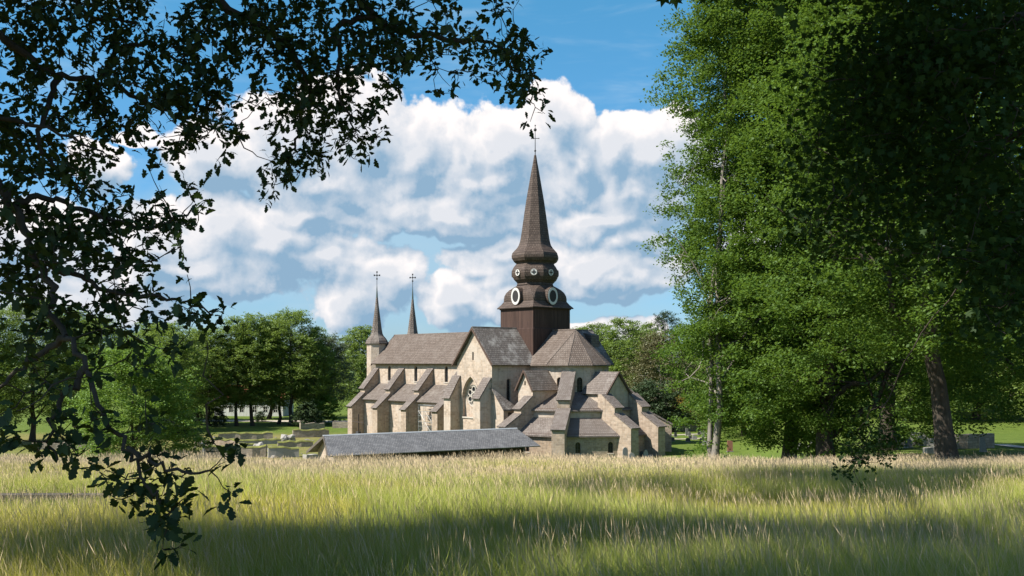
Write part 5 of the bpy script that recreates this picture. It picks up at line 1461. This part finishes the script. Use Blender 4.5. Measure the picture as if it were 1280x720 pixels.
    for _ in range(560):
        Y = r.uniform(10, 12.5); ros.append(W(r.uniform(-40, 620), r.uniform(-190, -8), Y))
    ros = np.array(ros)
    nodes = np.concatenate([q for q, _ in limbs[:14]]); nrad = np.concatenate([rd for _, rd in limbs[:14]])
    # twigs: connect rosettes to the nearest wood, nearest first
    order = np.argsort([np.min(np.linalg.norm(nodes - p, axis=1)) for p in ros])
    tw = []; NN = [nodes]; ndir = {}
    cur = nodes.copy()
    LV = []; LD = []
    for i in order:
        p = ros[i]; d = np.linalg.norm(cur - p, axis=1); j = int(np.argmin(d)); s = cur[j]
        if d[j] > .04:
            n = max(3, min(7, int(d[j] / .12) + 2))
            pts = curve(s, p, r, -.03, .10, n); tw.append((pts, np.linspace(min(.011, .004 + d[j] * .006), .0028, n)))
            cur = np.vstack([cur, pts[1:]])
            dirv = (pts[-1] - pts[-2]) / (np.linalg.norm(pts[-1] - pts[-2]) + 1e-9)
        else: dirv = r.normal(0, 1, 3)
        LV.append(p); LD.append(dirv)
    V, F = tubes(paths, 8); V2, F2 = tubes(tw, 4)
    np_mesh('trunk', np.concatenate([V, V2]) - o, np.concatenate([F, F2 + len(V)]), M['bark_dark'], root, smooth=True)
    # leaves
    shp = oak_leaf_shape(); ns = len(shp)
    def leaves(P, D, per, size, jit):
        P = np.repeat(P, per, 0); D = np.repeat(D, per, 0); n = len(P)
        d = D * .5 + r.normal(0, .75, (n, 3)); d[:, 2] -= .15; d /= np.linalg.norm(d, axis=1, keepdims=True)
        up = np.stack([r.normal(0, .55, n), r.normal(0, .55, n), np.ones(n)], 1)
        s = np.cross(d, up); s /= np.linalg.norm(s, axis=1, keepdims=True); nn = np.cross(s, d)
        L_ = size * r.uniform(.65, 1.2, n); wd = r.uniform(.85, 1.1, n); cup = r.uniform(-.15, .5, n)
        st = P + r.normal(0, jit, (n, 3)) + d * .015
        V = st[:, None] + d[:, None] * (shp[None, :, :1] * L_[:, None, None]) + s[:, None] * (shp[None, :, 1:] * (L_ * wd)[:, None, None]) + nn[:, None] * ((np.abs(shp[None, :, 1:]) * 1.2 - shp[None, :, :1] ** 2 * .8) * (L_ * cup)[:, None, None])
        return V.reshape(-1, 3), np.arange(n * ns).reshape(n, ns), np.repeat(r.random(n), ns)
    V, F, T = leaves(np.array(LV), np.array(LD), 6, .105, .03)
    # crown carried on out of view: coarse sprays added sunward to shade the boughs
    sh = np.repeat(ros, 5, 0) + np.array(SUN_DIR)[None] * r.uniform(2.5, 9, (len(ros) * 5, 1)) + r.normal(0, .25, (len(ros) * 5, 3))
    inview = (np.abs(sh[:, 0]) < .54 * np.maximum(sh[:, 1], 0) + .3) & (sh[:, 2] < H0 + .372 * np.maximum(sh[:, 1], 0) + .5)
    sh = sh[~inview]
    up = np.concatenate([q[int(len(q) * .45):] for q in upper])
    up = np.repeat(up, 26, 0) + r.normal(0, .75, (len(up) * 26, 3))
    keep = (up[:, 2] > H0 + .372 * np.maximum(up[:, 1], 0) + .5)
    up = np.concatenate([up[keep], sh])
    V2, F2, T2 = leaves(up, r.normal(0, 1, up.shape), 2, .26, .12)
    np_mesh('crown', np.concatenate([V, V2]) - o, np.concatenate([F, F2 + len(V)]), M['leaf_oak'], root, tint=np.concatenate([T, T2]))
build_oak()

# ------------------------------------------------------------------ near maple overhanging from the right
def build_near_maple():
    r = np.random.default_rng(71)
    base = (15.5, 9.0); o = np.array([base[0], base[1], gz(*base)])
    root = empty('maple_tree', tuple(o), 0, label='near maple in deep shade whose boughs overhang the upper right corner', cat='tree')
    W = lambda px, py, Y: np.array([(px - 640) / 1280 * Y, Y, H0 + (453 - py) / 1280 * Y])
    cp = o + np.array([-.3, 1.5, 9.5])
    tz = np.linspace(0, 1, 9); trunk = np.stack([o[0] - .3 * tz, o[1] + 1.5 * tz, o[2] - .4 + 9.9 * tz], 1)
    paths = [(trunk, np.linspace(.55, .3, 9))]; tips = []
    def limb(p, r0, r1):
        p = np.array(p); t = np.arange(len(p)); tt = np.linspace(0, len(p) - 1, (len(p) - 1) * 5 + 1)
        q = np.stack([np.interp(tt, t, p[:, i]) for i in range(3)], 1)
        for _ in range(2): q[1:-1] = q[:-2] * .25 + q[1:-1] * .5 + q[2:] * .25
        q[1:-1] += r.normal(0, .02, q[1:-1].shape); paths.append((q, np.linspace(r0, r1, len(q)))); return q
    spots = []
    def region(px0, px1, py0, py1, n, Y0, Y1):
        for _ in range(n):
            Y = r.uniform(Y0, Y1); spots.append(W(r.uniform(px0, px1), r.uniform(py0, py1), Y))
    region(1110, 1300, -40, 110, 170, 12, 17); region(1160, 1300, 80, 330, 210, 12, 17); region(1050, 1180, 20, 150, 70, 13, 17); region(1220, 1300, 300, 420, 60, 12, 16)
    region(1060, 1200, 120, 260, 70, 13, 17); region(1000, 1130, 50, 320, 95, 13.5, 17)
    limbs = [limb([cp, W(1330, 30, 13.5), W(1230, 20, 14.5), W(1140, 60, 15), W(1070, 110, 15.5)], .14, .012),
             limb([cp, W(1340, 150, 13), W(1260, 170, 14), W(1190, 230, 14.5)], .11, .012), limb([cp, W(1360, 260, 12.8), W(1290, 330, 13.5), W(1250, 400, 14)], .09, .012),
             limb([cp, W(1300, -100, 13), W(1200, -60, 14)], .12, .02)]
    # one thin bough hangs low over the meadow
    low = limb([cp, W(1350, 200, 15), W(1240, 300, 18), W(1150, 420, 19.5), W(1108, 500, 20), W(1080, 555, 20), W(1068, 590, 20)], .022, .005)
    lows = [W(1075 + r.normal(0, 22), 568 + r.normal(0, 14), 20 + r.normal(0, .4)) for _ in range(34)] + [W(1098 + r.normal(0, 12), 520 + r.normal(0, 22), 20 + r.normal(0, .4)) for _ in range(16)] + [W(1050 + 3 * i, 590 - 2.2 * i + r.normal(0, 4), 20) for i in range(24)]
    spots += lows
    # shade boughs out of the picture
    out = []
    for _ in range(420):
        a = r.uniform(0, 2 * math.pi); rad = 6.5 * math.sqrt(r.random())
        p = cp + np.array([rad * math.cos(a), rad * math.sin(a), r.uniform(-1.5, 7)])
        if abs(p[0]) / max(p[1], .1) < .53 and p[2] < H0 + .37 * p[1] + .4: continue
        out.append(p)
    spots = np.array(spots)
    sh = np.repeat(spots[:-len(lows)], 2, 0); sh = sh + np.array(SUN_DIR)[None] * r.uniform(2.0, 7.0, (len(sh), 1))
    sh = sh[~((np.abs(sh[:, 0]) < .53 * sh[:, 1] + .3) & (sh[:, 2] < H0 + .372 * sh[:, 1] + .6))]
    out = np.concatenate([np.array(out), sh])
    cur = np.concatenate(limbs + [low]); tw = []
    allp = np.concatenate([spots, out])
    order = np.argsort([np.min(np.linalg.norm(cur - p, axis=1)) for p in allp])
    for i in order:
        p = allp[i]; d = np.linalg.norm(cur - p, axis=1); j = int(np.argmin(d))
        pts = curve(cur[j], p, r, -.04, .08, 5); tw.append((pts, np.linspace(min(.03, .005 + d[j] * .01), .003, 5))); cur = np.vstack([cur, pts[1:]])
    V, F = tubes(paths, 8); V2, F2 = tubes(tw, 4)
    np_mesh('trunk', np.concatenate([V, V2]) - o, np.concatenate([F, F2 + len(V)]), M['bark_dark'], root, smooth=True)
    # maple-like leaves: five-lobed outline
    ang = np.array([-150, -110, -75, -50, -28, 0, 28, 50, 75, 110, 150]) * math.pi / 180; rd = np.array([.35, .62, .42, .85, .5, 1.0, .5, .85, .42, .62, .35]) * .55
    shp = np.stack([.45 + rd * np.cos(ang), rd * np.sin(ang)], 1); ns = len(shp)
    def leaves(P, per, size, jit):
        P = np.repeat(P, per, 0); n = len(P)
        d = r.normal(0, .8, (n, 3)); d[:, 2] -= .5; d /= np.linalg.norm(d, axis=1, keepdims=True)
        upv = np.stack([r.normal(0, .5, n), r.normal(0, .5, n), np.ones(n)], 1); s = np.cross(d, upv); s /= np.linalg.norm(s, axis=1, keepdims=True)
        L_ = size * r.uniform(.6, 1.2, n); st = P + r.normal(0, 1, (n, 3)) * jit
        V = st[:, None] + d[:, None] * (shp[None, :, :1] * L_[:, None, None]) + s[:, None] * (shp[None, :, 1:] * L_[:, None, None])
        return V.reshape(-1, 3), np.arange(n * ns).reshape(n, ns), np.repeat(r.random(n), ns)
    nl = len(lows)
    A = leaves(spots[:-nl], 26, .15, np.array([.24, .24, .2])); B = leaves(lows, 7, .12, np.array([.07, .07, .07])); C_ = leaves(out, 22, .24, np.array([.45, .45, .35]))
    V = np.concatenate([A[0], B[0], C_[0]]); F = np.concatenate([A[1], B[1] + len(A[0]), C_[1] + len(A[0]) + len(B[0])])
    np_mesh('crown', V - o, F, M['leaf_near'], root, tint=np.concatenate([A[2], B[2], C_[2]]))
build_near_maple()
